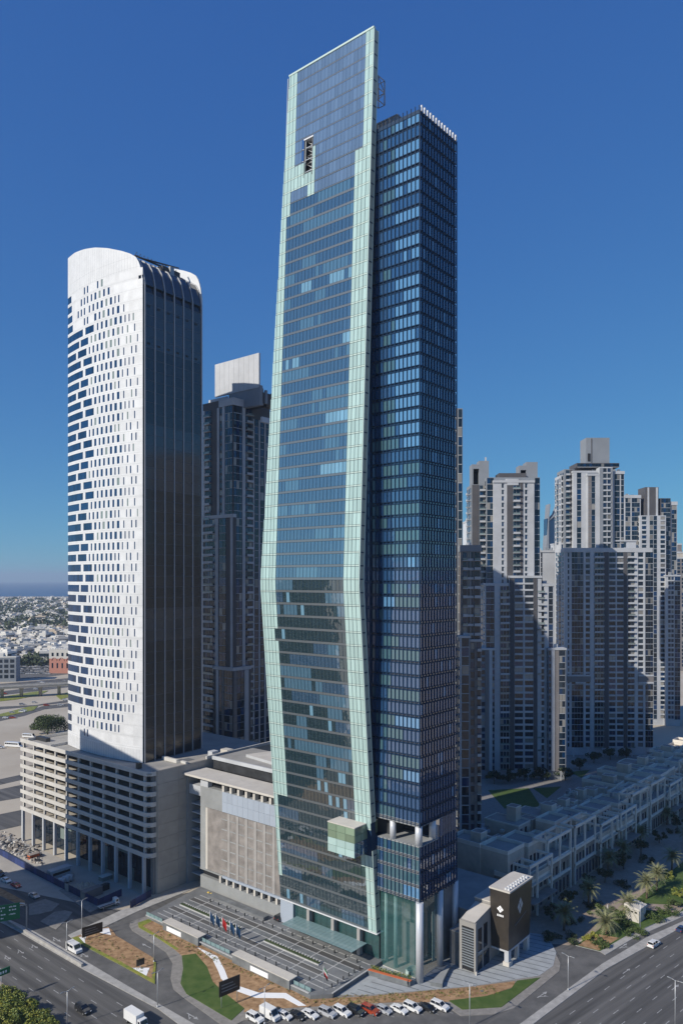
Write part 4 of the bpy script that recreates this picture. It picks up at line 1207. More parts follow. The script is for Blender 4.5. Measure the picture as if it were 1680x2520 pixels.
# crown frames are open portals
for p0, p1, t0, t1 in ((zx5(212), zx5(430), 1134, 1192), (zx5(818), zx5(1055), 1137, 1180)):
    fc = Face(A_.t, 0, 10, 'x'); s0, s1 = fc.s(p0), fc.s(p1); z0, z1 = fc.z(t1), fc.z(t0)
    A_.bag['crown'] += [(s0 + 4, 10, z0, s1, 18, z1, 'grey_wall'), (s0, 10, z0, s0 + .8, 18, z1 - 2, 'grey_wall'), (s0 + .8, 10, z1 - 4.5, s0 + 4, 18, z1 - 2, 'grey_wall'), (s0 + .8, 13, z0, s0 + 4, 18, z1 - 4.5, 'void')]
fc = Face(A_.t, 0, 6, 'x')
A_.bag['crown'] += [(fc.s(zx5(560)), 6, fc.z(zy5(650)), fc.s(zx5(910)), 16, fc.z(zy5(545)), 'brown_wall'), (fc.s(zx5(405)), 12, fc.z(1140), fc.s(zx5(425)), 12.5, fc.z(1121), 'white_wall')]
for i in range(6):                                     # entrance pergolas
    x = -22 + i * 9; A_.bag['crown'].append((x, -4.5, 0, x + .6, -4, 5, 'white_wall'))
A_.done()

E_ = Tower('plain white slab tower seen between the two big residential towers', 1360, 520)
E_.block(1328, 1392, 1355, C(zx5, (1095, 1115, 'g'), (1320, 1342, 's'), (1360, 1385, 's')), dep=18, cap=1.2)
E_.block(zx5(1262), zx5(1385), zy5(1455), C(zx5, (1280, 1300, 's'), (1330, 1350, 's')), dy=2, dep=8, bot=1357, cap=.6, sides=False)
E_.done()

B_ = Tower('largest white and brown residential tower with tall grey roof box', 1490, 470)
B_.block(zb5(150), zb5(500), zy5(520), C(zb5, (152, 198, 'W'), (202, 255, 'g'), (258, 335, 'W')), dy=5, dep=20, bot=1352, cap=1.0)
B_.block(zb5(335), zb5(492), zy5(556), C(zb5, (345, 434, 't'), (438, 490, 'W')), dy=3.5, dep=18, bot=1352, cap=1.2)
B_.block(zb5(490), zb5(660), zy5(470), C(zb5, (492, 536, 'G'), (540, 634, 'm'), (638, 660, 'G')), dy=3, dep=18, bot=1352)
B_.block(zb5(660), zb5(808), zy5(525), C(zb5, (662, 678, 'W'), (682, 750, 'g'), (766, 803, 'g')), dy=5, dep=18, bot=1352, cap=1.6)
B_.block(zb5(38), zb5(172), zy5(495), C(zb5, (56, 106, 'b'), (110, 168, 'B')), dy=8, dep=16, wall='grey_wall', bot=1352)
B_.block(zb5(-4), zb5(40), zy5(572), C(zb5, (2, 20, 's')), dy=10, dep=14, bot=1352)
B_.block(zb5(200), zb5(745), zy5(415), [(zb5(205), zb5(742), 'g')], dy=8, dep=16, wall='brown_wall', bot=1150, sides=False)
B_.block(zb5(320), zb5(620), zy5(90), [], dy=9, dep=12, wall='grey_wall', bot=1142, sides=False)
fc = Face(B_.t, 0, 8.9, 'x')
B_.bag['crown'] += [(fc.s(zb5(385)), 8.8, fc.z(1140), fc.s(zb5(395)), 9, fc.z(1079), 'brown_wall'), (fc.s(zb5(340)), 8.7, fc.z(1135), fc.s(zb5(372)), 9, fc.z(1116), 'void')]
cols = C(zb7, (75, 92, 's'), (120, 253, 'g'), (255, 280, 'W'), (283, 328, 's'), (332, 376, 'W'), (382, 488, 'b'), (490, 548, 'B'), (552, 716, 'm'), (718, 760, 'B'), (764, 845, 'b'), (848, 884, 'W'), (888, 944, 's'), (946, 968, 'W'), (972, 1060, 'g'))
B_.block(zb5(40), zb5(1165), zy5(1512), cols, dy=0, dep=20, cap=2.4)
B_.block(zb5(385), zb5(960), zy5(1412), C(zb5, (420, 470, 's'), (560, 640, 's'), (790, 830, 's')), dy=5, dep=10, bot=1350, cap=.6, fh=5, sides=False)
fc = Face(B_.t, 0, 0, 'x')
z0, z1 = fc.z(1678), fc.z(1664)
B_.bag['cornice'] += [(fc.s(zb7(70)), -.7, z0, fc.s(zb7(335)), 0, z1, 'tan_wall'), (fc.s(zb7(885)), -.7, z0, fc.s(zb7(1064)), 0, z1, 'tan_wall'), (fc.s(zb7(70)), -.9, z1, fc.s(zb7(335)), 0, z1 + 1, 'white_wall'),
                      (fc.s(zb7(885)), -.9, z1, fc.s(zb7(1064)), 0, z1 + 1, 'white_wall'), (fc.s(zb7(885)), -.9, z0 - 1, fc.s(zb7(1064)), 0, z0, 'white_wall'), (fc.s(zb7(160)), -.9, z0 - 1, fc.s(zb7(280)), 0, z0, 'white_wall')]
for i in range(6):
    x = -22 + i * 9; B_.bag['crown'].append((x, -5, 0, x + .6, -4.4, 5.5, 'white_wall'))
B_.done()

C_ = Tower('blue glass and brown residential tower with arched roof frame, farthest right', 1600, 565)
C_.block(zb5(815), zb5(1020), zy5(832), C(zb5, (822, 888, 'g'), (892, 902, 'W'), (905, 1008, 'g')), dy=4, dep=18, cap=2.0)
C_.block(zb5(1010), zb5(1345), zy5(1090), C(zb5, (1036, 1090, 's'), (1135, 1180, 'g'), (1185, 1228, 'g'), (1275, 1330, 's')), dy=1, dep=18, wall='white_wall')
C_.block(zb5(1080), zb5(1250), zy5(725), C(zb5, (1108, 1128, 'W'), (1132, 1212, 'B'), (1214, 1240, 'W')), dy=3, dep=14, wall='brown_wall', bot=zy5(1095), sides=False)
C_.block(zb5(1270), zb5(1405), zy5(868), C(zb5, (1285, 1400, 'g')), dy=4, dep=16, wall='brown_wall')
C_.block(zb5(1405), zb5(1488), zy5(916), C(zb5, (1420, 1480, 'g')), dy=5, dep=16, cap=2.4)
C_.block(zb5(1340), zb5(1530), zy5(1860), C(zb7, (1235, 1300, 'm'), (1310, 1375, 'g')), dy=-2, dep=16, cap=.8)
C_.done()

def faraway(label, pxc, y0, blocks, name='distant_tower'):
    T = Tower(label, pxc, y0, 0, name)
    for p0, p1, top, cols, wall, dy in blocks:
        T.block(p0, p1, top, cols, dy=dy, dep=30, wall=wall, cap=1.5, fh=4.5, sides=False)
    return T
faraway('beige stepped building at the far edge beyond the blue glass tower', 1672, 900, [(1660, 1700, 1372, [(1664, 1672, 's'), (1676, 1684, 's')], 'tan_wall', 0), (1664, 1690, 1358, [], 'villa_wall', 3), (1666, 1676, 1338, [], 'tan_wall', 6)]).done()
faraway('thin sunlit white tower sliver left of the crowned white and brown tower', 1156, 700, [(1151, 1162, 1280, [], 'white_panel', 0)]).done()
# pointed glass tower with sail-shaped top, far behind
tp = thing('pointed_glass_tower', 'distant blue glass tower with pointed twin sail top between two residential towers', 'tower', ((1362 - CX) / F * 1500, 1500))
k = 1500 / F
mb = MB(); mb.box(-14, 0, 0, 14, 24, H + (1425 - 1276) * k, 'glass_blue'); mb.build('glass_shaft', None, tp)
for sx, pts in ((-1, [(-16, 1300), (-19, 1340), (-18, 1420), (-13, 1420), (-13, 1282), (-9, 1242), (-12, 1240)]), (1, [(-13, 1282), (4, 1262), (18, 1222), (22, 1224), (24, 1300), (19, 1420), (13, 1420), (13, 1290), (2, 1270)])):
    mb = MB(); n = len(pts)
    P = [(x * k, H + (1425 - y) * k) for x, y in pts]
    mb.face([(x, -2, z) for x, z in P][::-1], 'grey_wall'); mb.face([(x, 26, z) for x, z in P], 'grey_wall')
    for i in range(n):
        a, b = P[i], P[(i + 1) % n]; mb.face([(a[0], -2, a[1]), (b[0], -2, b[1]), (b[0], 26, b[1]), (a[0], 26, a[1])], 'grey_wall')
    mb.build('sail', None, tp)

# tower behind the white one, set on the street grid
Yc = 352.0
mt = thing('residential_tower', 'dark residential tower with white stepped roof screen between white tower and glass tower', 'tower', ((574 - CX) / F * Yc, Yc), ROT)
bag = newbag()
lf, rf = Face(mt, 0, 0, 'y'), Face(mt, 0, 0, 'x')
LB, RA = lf.s(499), rf.s(664)
zt = rf.z(978)
bag['wall'].append((0, 0, 0, RA, LB, zt, 'brown_wall'))
cl = [(500, 505, 'W'), (506, 520, 'b'), (522, 535, 'B'), (535.5, 540.5, 'W'), (541.5, 547, 's'), (548, 554, 'W'), (555, 572, 'g')]
facade(bag, lf, 4, zt - 3.5, cl)
facade(bag, rf, 4, zt - 3.5, [(575, 595, 'g'), (596, 603, 'W'), (604, 620, 'b')])
facade(bag, rf, 4, rf.z(1020), [(622, 625, 'W'), (627, 635, 'g'), (636, 639, 'W'), (641, 649, 'g'), (650, 653, 'W'), (655, 662, 'g')])
# stepped lower bays on the corner
for z1, d, cA, cB in ((lf.z(1643), 1.6, [(533, 539, 'W'), (540, 552, 't'), (553, 572, 'g')], [(575, 600, 't'), (601, 611, 'W')]), (lf.z(1266), .9, [(505, 529, 'b'), (530, 538, 'W'), (540, 556, 'g'), (568, 573, 'W')], [])):
    b1 = lf.s(531 if d > 1 else 503); a1 = rf.s(612 if d > 1 else 578)
    bag['wall'].append((-d, -d, 0, a1, b1, z1, 'brown_wall'))
    bag['cornice'].append((-d - .3, -d - .3, z1 - 1.4, a1, b1 + .2, z1 + .2, 'white_wall'))
    f1, f2 = Face(mt, -d, 0, 'y'), Face(mt, 0, -d, 'x')
    facade(bag, f1, 4, z1 - 1.5, cA); facade(bag, f2, 4, z1 - 1.5, cB)
bag['cornice'] += [(-.4, -.4, zt - 3.4, rf.s(600), lf.s(540), zt, 'white_wall')]
# white roof screens and grey frame behind
f3 = Face(mt, 6, 0, 'y')
s0, s1 = f3.s(637), f3.s(529)
zA, zB = f3.z(868, s0), f3.z(940, s0)
bag['crown'] += [(6, s0, zA - 16, 7, s1, zA, 'white_wall'), (5.4, f3.s(562), zA - 27, 6.0, f3.s(516), zA - 17, 'white_wall'), (6.2, s0 - .5, zt - 4, 8, s0 + 4, zA - 15, 'grey_wall'),
                 (6.3, s0, zA - 24, 9, f3.s(562), zA - 16, 'grey_wall'), (9, s0 + 1, zt - 2, 12, s1, zA - 24, 'void'), (6.3, f3.s(540), zt - 2, 9, s1, zA - 24, 'grey_wall')]
for k in range(1, 9):
    b = s0 + (s1 - s0) * k / 9; bag['crown'].append((5.94, b - .06, zA - 15.8, 6.02, b + .06, zA - .1, 'joint'))
for a in (9, 13, 17, 21):
    bag['crown'].append((a, s0 - 1.5, zt - 40 if a > 12 else zt - 3, a + 1.2, s0 - .5, zA - 17 - (a - 9) * .2, 'grey_wall'))
bag['crown'].append((7, s0 - 1.4, zt - 12, 24, s0, zt - 9.5, 'white_wall'))
bag['crown'].append((8, s0 - .3, zt - 3, 23, s0 + 6, zA - 18, 'brown_wall'))
emit_bag(mt, bag)

# ------------------------------------------------------------------ annex, signed block, terrace houses
ax = thing('louvred_annex', 'small grey concrete annex with horizontal louvres at the foot of the tallest tower', 'building', (*C0, 0), ROT)
mb = MB()
top = lambda x, y: 14.2 + (x - 13.3) * .17
mb.prism([(13.6, -9.4), (23, -9.4), (23, -4.2), (13.6, -4.9)], 0.15, top, 'annex_wall', 'roof_light'); mb.build('wall', None, ax)
pieces(ax, 'frame', [(13.2, -9.8, .18, 13.9, -9.2, 14.0, 'annex_wall'), (13.2, -5.4, .18, 13.9, -4.6, 14.0, 'annex_wall'), (13.2, -9.2, 12.6, 13.9, -5.4, 14.0, 'annex_wall')])
pieces(ax, 'louvre', [(13.15, -9.15, 1.6 + i * .72, 13.5, -5.45, 1.82 + i * .72, 'slat') for i in range(15)])
pieces(ax, 'louvre_back', [(13.54, -9.2, .3, 13.59, -5.4, 12.6, 'void')])
pieces(ax, 'window', [(15.2, -9.5, 5.5, 17.2, -9.36, 11.8, 'glass_window'), (18.4, -9.5, 5.5, 20.4, -9.36, 12.2, 'glass_window'), (15, -9.5, .3, 17.4, -9.36, 4.2, 'glass_window'), (18.4, -9.5, .3, 21.5, -9.36, 4.4, 'glass_window')])
pieces(ax, 'sill', [(14.9, -9.75, 5.2, 17.5, -9.36, 5.5, 'roof_light')])
pieces(ax, 'bollard', [(12.6, -10.4, .18, 13.0, -10, 1.1, 'roof_light')])
an = thing('service_annex', 'flat-roofed grey service building between the tallest tower and the brown sign block', 'building', (*C0, 0), ROT)
pieces(an, 'wall', [(21.5, -3.6, 0, 47, 24, 13, 'annex_wall'), (23.3, -9.2, 0, 38, -3.7, 16.6, 'annex_wall'), (14.2, -4.4, 0, 21.4, -.9, 9.5, 'concrete_dark')])
pieces(an, 'roof', [(21.3, -3.65, 13, 47.2, 24.2, 13.35, 'roof_grey'), (23.2, -9.3, 16.6, 38.1, -3.6, 16.9, 'roof_light'), (14.1, -4.5, 9.5, 21.4, -.8, 9.75, 'roof_grey')])
sgn = thing('sign_block', 'dark brown clad block with white emblem raised on pale legs beside the annex', 'building', (*C0, 0), ROT)
mb = MB()
mb.hexa([(22.6, -14.9, 4.6), (36, -14.9, 4.6), (36, -9.6, 4.6), (22.6, -9.6, 4.6), (22, -15.6, 21.3), (36.4, -15.6, 21.3), (36.4, -9.4, 21.3), (22, -9.4, 21.3)], 'sign_brown')
mb.build('cladding', None, sgn)
pieces(sgn, 'roof', [(21.8, -15.8, 21.3, 36.6, -9.2, 21.75, 'roof_light')])
pieces(sgn, 'roof_light', [(22.6 + 1.6 * i, -15.2 + .9 * j, 21.75, 23.4 + 1.6 * i, -14.6 + .9 * j, 22.3, 'white_panel') for i in range(8) for j in range(2)])
pieces(sgn, 'soffit', [(22.5, -15, 4.1, 36.1, -9.5, 4.6, 'white_wall')])
pieces(sgn, 'leg', [(22.7, -14.9, .18, 24.3, -13.6, 4.1, 'white_wall'), (22.4, -15.2, .18, 24.6, -13.3, 1.3, 'roof_light'), (34.5, -14.9, .1, 36, -13.6, 4.1, 'concrete'), (28.5, -14.8, .1, 29.5, -13.8, 4.1, 'concrete'), (30, -11.5, .1, 36, -9.7, 4.1, 'concrete_dark')])
def on_left(y, z, dy, dz):   # quad on the left cladding face
    k = (z - 4.6) / 16.7; return (22.6 - .6 * k - .04, y, z)
mb = MB()
for cy, cz in ((-12.6, 16.6), (-12.05, 16.05), (-13.15, 16.05), (-12.6, 15.5)):
    k = lambda z: 22.6 - .6 * (z - 4.6) / 16.7 - .05
    mb.face([(k(cz - .5), cy, cz - .5), (k(cz), cy + .5, cz), (k(cz + .5), cy, cz + .5), (k(cz), cy - .5, cz)], 'sign_white')
for i in range(5):
    z = 14.2; y = -11.6 - i * .42; x = k(z)
    mb.face([(x, y, z - .3), (x, y, z + .3), (x, y - .28, z + .3), (x, y - .28, z - .3)], 'sign_white')
mb.build('emblem', None, sgn)
mb = MB()
for cx, cz in ((29, 16.9), (28.1, 15.6), (29.9, 15.6), (29, 14.3)):
    kk = lambda z: -14.9 - .7 * (z - 4.6) / 16.7 - .05
    mb.face([(cx, kk(cz - 1.15), cz - 1.15), (cx + .8, kk(cz), cz), (cx, kk(cz + 1.15), cz + 1.15), (cx - .8, kk(cz), cz)], 'metal_blue')
mb.build('emblem', None, sgn)
MB().hexa([(26.2, -15.25, 10.6), (33.4, -15.3, 12.6), (33.4, -15.2, 12.6), (26.2, -15.1, 10.6), (26.2, -15.3, 10.75), (33.4, -15.35, 12.8), (33.4, -15.25, 12.8), (26.2, -15.15, 10.75)], 'screen').build('banner_line', None, sgn)

# terrace houses along the walkway
def villa(i, a0, ln, label):
    t = thing('terrace_house', label, 'house', (*L(a0, -4.5 - (a0 - 52) * .045), 0), ROT - R(2.4), 'terrace houses along the walkway')
    t.scale = (1, 1, 1.58)
    q = random.Random(40 + i); mir = i % 2
    X = (lambda x: ln - x) if mir else (lambda x: x)
    W, WI, RO, FR, PA, AW = [], [], [], [], [], []
    def bx(lst, x0, y0, z0, x1, y1, z1, m): lst.append((min(X(x0), X(x1)), y0, z0, max(X(x0), X(x1)), y1, z1, m))
    def body(x0, y0, x1, y1, h, m='villa_wall', par=.9, roof='villa_base', z0=0):
        bx(W, x0, y0, z0, x1, y1, h, m); bx(RO, x0 + .2, y0 + .2, h, x1 - .2, y1 - .2, h + .12, roof)
        for p in ((x0, y0, x1, y0 + .2), (x0, y1 - .2, x1, y1), (x0, y0 + .2, x0 + .2, y1 - .2), (x1 - .2, y0 + .2, x1, y1 - .2)):
            bx(PA, p[0] - .02, p[1] - .02, h, p[2] + .02, p[3] + .02, h + par, 'villa_trim')
    hB = 7.6
    body(0, 0, ln, 10, hB, 'villa_base', 1.0, 'roof_grey')
    x = .5
    for k in range(3):                                 # staggered upper storeys behind the frames
        w = (ln - 1) / 3; y0 = q.uniform(3.6, 7.5); h = q.uniform(10.2, 12.6)
        body(x + q.uniform(.2, 1.2), y0, x + w - q.uniform(.2, 1.6), q.uniform(13, 16), h, 'villa_wall', .8, 'roof_grey', 5)
        for j in range(3):
            bx(WI, x + 2 + j * 2.6, y0 - .08, 8.3, x + 3.4 + j * 2.6, y0 + .05, 10.0, q.choice(GW))
        x += w
    x = 0
    for k in range(4):                                 # rear wings of differing height with stair boxes
        w = ln / 4; y0 = 13.2 + q.uniform(0, 3.5); y1 = 24 + q.uniform(0, 7); h = q.uniform(6.4, 12.6)
        body(x + .1, y0, x + w - .1, y1, h, 'villa_wall', q.choice([.3, .9, .9]), q.choice(['roof_grey', 'villa_roof', 'villa_base']))
        sx = x + q.uniform(.8, w - 4.5); sy = y0 + q.uniform(1, 4)
        body(sx, sy, sx + q.uniform(3.2, 4.4), sy + q.uniform(3.5, 6), h + q.uniform(1.8, 3.4), 'villa_wall', .15, 'villa_roof', h - 1)
        for j in range(2):
            bx(WI, x + 1.4 + j * 3.4, y0 - .08, h - 2.2, x + 2.8 + j * 3.4, y0 + .05, h - .7, q.choice(GW))
        x += w
    # open frames over the balconies
    fx0, fx1 = ln * .48, ln - 1.2
    for x in (fx0, (fx0 + fx1) / 2, fx1 - .6):
        bx(FR, x, -.5, 4.0 if x < fx1 - 1 else .1, x + .6, .1, 13.4, 'villa_trim')
        bx(FR, x, 5.0, hB, x + .5, 5.5, 13.4, 'villa_trim'); bx(FR, x, .1, 12.8, x + .55, 5.0, 13.3, 'villa_trim')
    for z in (4.2, hB + .2, 12.8):
        bx(FR, fx0, -.52, z, fx1, .08, z + .6, 'villa_trim')
    bx(FR, fx0, 5.0, 12.75, fx1, 5.5, 13.35, 'villa_trim')
    bx(FR, 1.0, -1.3, 6.9, fx0 - .3, .1, 7.5, 'villa_trim')            # projecting balcony
    bx(FR, 1.0, -1.3, 7.5, fx0 - .3, -1.15, 8.5, 'villa_wall')
    for x in (2.2, 5.4, 8.4):
        bx(FR, x, -1.2, 3.9, x + .5, -.7, 6.9, 'villa_trim')
    for x in (1.0, 6.2, fx0 - 1.0):
        bx(FR, x, -2.4, .1 if x > 3 else 7.4, x + .6, -1.8, 11.2, 'villa_trim'); bx(FR, x, -1.8, 10.6, x + .5, 3.6, 11.1, 'villa_trim')
    bx(FR, 1.0, -2.42, 10.6, fx0 - .4, -1.82, 11.22, 'villa_trim'); bx(W, 1.0, -2.4, 6.6, fx0 - .4, 0, 6.9, 'villa_wall')
    bx(AW, 1.0, -4.2, 3.5, fx0 - .5, -.1, 3.75, 'villa_roof')
    # windows
    for z0, z1 in ((.5, 3.2), (4.4, 6.6)):
        n = 12
        for k in range(n):
            x = 1.2 + k * (ln - 2.4) / n
            bx(WI, x, -.08, z0, x + 1.4, .05, z1, q.choice(GW))
    for y in (2, 5, 17, 21):                            # the end wall that faces the plaza
        bx(WI, -.07 if not mir else ln - .05, y, 3.6, .06 if not mir else ln + .07, y + 1.3, 5.4, q.choice(GW))
    for nm, l in (('wall', W), ('roof', RO), ('parapet', PA), ('balcony_frame', FR), ('awning', AW), ('window', WI)):
        pieces(t, nm, l)
    RU = []
    for _ in range(9):
        zone = q.choice([(4.5, 6, ln - 7, 12, 11.3), (8, 15, ln * .5, 25, 11.8), (ln * .7, 21, ln - 2, 28, 10.7), (1, 28, ln * .5, 30, 6.9)])
        x, y = q.uniform(zone[0], zone[2]), q.uniform(zone[1], zone[3]); w = q.uniform(.6, 1.5)
        bx(RU, x, y, zone[4], x + w, y + q.uniform(.6, 1.3), zone[4] + q.uniform(.4, 1.1), q.choice(['steel', 'white_wall', 'grey_wall', 'roof_light']))
    pieces(t, 'roof_unit', RU)
vl = ['terrace house nearest the brown sign block, end of the row'] + ['%s terrace house along the walkway from the brown sign block' % ORD[i] for i in range(1, 6)] + ['farthest terrace house in the row along the walkway']
a = 52.0
for i in range(7):
    villa(i, a, 36.5, vl[i]); a += 37.0

# small cream kiosk in the garden
kp = G(1573, 2284)
ki = thing('garden_kiosk', 'small cream utility kiosk with pitched slab roof in the garden', 'kiosk', G(1563, 2262), ROT - .1)
pieces(ki, 'wall', [(-2.6, -2.2, 0, 2.6, 2.2, 4.2, 'roof_light')])
MB().hexa([(-3, -2.6, 4.2), (3, -2.6, 4.2), (3, 2.6, 4.2), (-3, 2.6, 4.2), (-2.9, -2.5, 4.7), (2.9, -2.5, 4.7), (2.9, 2.5, 5.3), (-2.9, 2.5, 5.3)], 'roof_light').build('roof', None, ki)
pieces(ki, 'vent', [(-2.68, -1.6 + 1.25 * k, 3.0, -2.58, -.8 + 1.25 * k, 3.5, 'black') for k in range(3)])

# tower out of frame to the left, whose shade falls over the street and the podium
off = thing('neighbour_tower', 'plain office tower beside the street, just outside the picture', 'tower', (-167.6, 217), R(-54))
mb = MB(); mb.box(-27, -14, 0, 27, 14, 106, 'concrete_grey'); mb.build('wall', None, off)
pieces(off, 'window_band', [(-27.1, -14.1, 6 + 4 * k, 27.1, 14.1, 8.4 + 4 * k, 'glass_window') for k in range(25)])

# ------------------------------------------------------------------ vehicles
def wheel(t, x, y, r, w=.22):
    n = 14
    mb = MB(); mb.tube([(x, y - w / 2, r), (x, y + w / 2, r)], r, 'tyre', n); o = mb.build('wheel', None, t)
    s = 1 if y > 0 else -1
    mb = MB(); mb.tube([(x, y + s * w * .42, r), (x, y + s * (w / 2 + .02), r)], r * .6, 'rim', 10); mb.build('rim', None, o)
def car(kind, color, name, label, cat, p, az, group=None, z=0.03):
    """x forward; body from a side profile, narrowing to the roof"""
    t = thing(name, label, cat, (*p, z), math.pi / 2 - az, group)
    paint = 'car_' + color
    if kind == 'sedan':
        ln, w, lowz, belt, h = 4.7, 1.82, .22, .92, 1.45
        hood = [(-2.35, .55), (-2.32, .95), (-1.75, 1.0), (1.0, .96), (2.0, .82), (2.35, .6)]; cab = (-1.75, -1.05, .45, 1.15)
    elif kind == 'hatch':
        ln, w, lowz, belt, h = 4.1, 1.75, .22, .95, 1.52
        hood = [(-2.05, .55), (-2.05, 1.0), (-1.9, 1.04), (.95, .98), (1.75, .85), (2.05, .6)]; cab = (-2.0, -1.7, .35, 1.1)
    else:
        ln, w, lowz, belt, h = 4.85, 1.95, .3, 1.12, 1.86
        hood = [(-2.42, .6), (-2.42, 1.15), (-2.3, 1.2), (1.0, 1.16), (2.15, 1.05), (2.42, .7)]; cab = (-2.38, -2.2, .3, 1.1)
    # lower body
    prof = [(hood[0][0], lowz)] + hood + [(hood[-1][0], lowz)]
    mb = MB(); n = len(prof)
    for s in (-1, 1):
        f = [(x, s * w / 2, zz) for x, zz in prof]; mb.face(f if s < 0 else f[::-1], paint)
    for i in range(n):
        a, b = prof[i], prof[(i + 1) % n]
        mb.face([(a[0], -w / 2, a[1]), (a[0], w / 2, a[1]), (b[0], w / 2, b[1]), (b[0], -w / 2, b[1])], paint)
    mb.build('body', None, t)
    b0, r0, r1, b1 = cab; wi, wr = w / 2 - .06, w / 2 - .24
    zb = belt + .02
    g = MB(); g.hexa([(b0, -wi, zb - .1), (b1, -wi, zb - .1), (b1, wi, zb - .1), (b0, wi, zb - .1), (r0, -wr, h - .05), (r1, -wr, h - .05), (r1, wr, h - .05), (r0, wr, h - .05)], 'car_glass')
    g.build('cabin_glass', None, t)
    rf = MB(); rf.hexa([(r0 - .05, -wr - .02, h - .06), (r1 + .05, -wr - .02, h - .06), (r1 + .05, wr + .02, h - .06), (r0 - .05, wr + .02, h - .06), (r0 + .1, -wr + .1, h + .02), (r1 - .1, -wr + .1, h + .02), (r1 - .1, wr - .1, h + .02), (r0 + .1, wr - .1, h + .02)], paint)
    rf.build('roof', None, t)
    pl = MB()
    for s in (-1, 1):
        for xb, xr in ((b0, r0), ((b0 + b1) / 2, (r0 + r1) / 2 - .1), (b1, r1)):
            pl.tube([(xb, s * (wi + .01), zb - .05), (xr, s * (wr + .01), h - .04)], .05, paint, 4)
    pl.build('pillars', None, t)
    r = .33 if kind != 'suv' else .38
    for x in (-ln * .3, ln * .31):
        for s in (-1, 1): wheel(t, x, s * (w / 2 - .1), r)
    fx, fz = hood[-1][0], (hood[-1][1] + .08); bz = hood[1][1] - .2
    for s in (-1, 1):
        MB().box(fx - .18, s * (w / 2 - .42), fz - .12, fx + .015, s * (w / 2 - .04), fz + .06, 'head_lamp').build('headlight', None, t)
        MB().box(hood[0][0] - .015, s * (w / 2 - .3), bz - .15, hood[0][0] + .1, s * (w / 2 - .03), bz + .1, 'tail_lamp').build('tail_light', None, t)
        MB().box(b1 - .35, s * (w / 2 + .02), zb - .02, b1 - .15, s * (w / 2 + .2), zb + .14, paint).build('mirror', None, t)
    MB().box(fx - .1, -w / 2 + .1, lowz, fx + .02, w / 2 - .1, lowz + .22, 'black').build('bumper', None, t)
    return t
def van(name, label, cat, p, az, ln=5.4, h=2.5, w=2.0, color='white', group=None, windows=True, z=.03):
    t = thing(name, label, cat, (*p, z), math.pi / 2 - az, group)
    prof = [(-ln / 2, .35), (-ln / 2, h - .15), (-ln / 2 + .2, h), (ln / 2 - 1.5, h), (ln / 2 - .75, 1.35), (ln / 2 - .05, 1.1), (ln / 2, .35)]
    mb = MB(); n = len(prof); c = 'car_' + color
    for s in (-1, 1):
        f = [(x, s * w / 2, q) for x, q in prof]; mb.face(f if s < 0 else f[::-1], c)
    for i in range(n):
        a, b = prof[i], prof[(i + 1) % n]; mb.face([(a[0], -w / 2, a[1]), (a[0], w / 2, a[1]), (b[0], w / 2, b[1]), (b[0], -w / 2, b[1])], c)
    mb.build('body', None, t)
    MB().hexa([(ln / 2 - 1.42, -w / 2 + .15, h - .14), (ln / 2 - 1.42, w / 2 - .15, h - .14), (ln / 2 - .8, w / 2 - .15, 1.44), (ln / 2 - .8, -w / 2 + .15, 1.44),
               (ln / 2 - 1.34, -w / 2 + .15, h - .09), (ln / 2 - 1.34, w / 2 - .15, h - .09), (ln / 2 - .72, w / 2 - .15, 1.49), (ln / 2 - .72, -w / 2 + .15, 1.49)], 'car_glass').build('windscreen', None, t)
    if windows:
        k = max(2, int((ln - 2) / 1.3))
        for s in (-1, 1):
            for i in range(k):
                x0 = -ln / 2 + .3 + i * (ln - 2) / k
                MB().box(x0, s * (w / 2 - .02), h * .56, x0 + (ln - 2) / k - .14, s * (w / 2 + .015), h * .86, 'car_glass').build('window', None, t)
        MB().box(-ln / 2 - .015, -w / 2 + .25, h * .56, -ln / 2 + .02, w / 2 - .25, h * .86, 'car_glass').build('rear_window', None, t)
    else:
        for s in (-1, 1): MB().box(ln / 2 - 1.9, s * (w / 2 - .02), h * .52, ln / 2 - 1.2, s * (w / 2 + .015), h * .8, 'car_glass').build('window', None, t)
    for x in (-ln * .3, ln * .32):
        for s in (-1, 1): wheel(t, x, s * (w / 2 - .12), .38)
    for s in (-1, 1): MB().box(ln / 2 - .1, s * (w / 2 - .4), .75, ln / 2 + .015, s * (w / 2 - .06), .95, 'head_lamp').build('headlight', None, t)
    return t
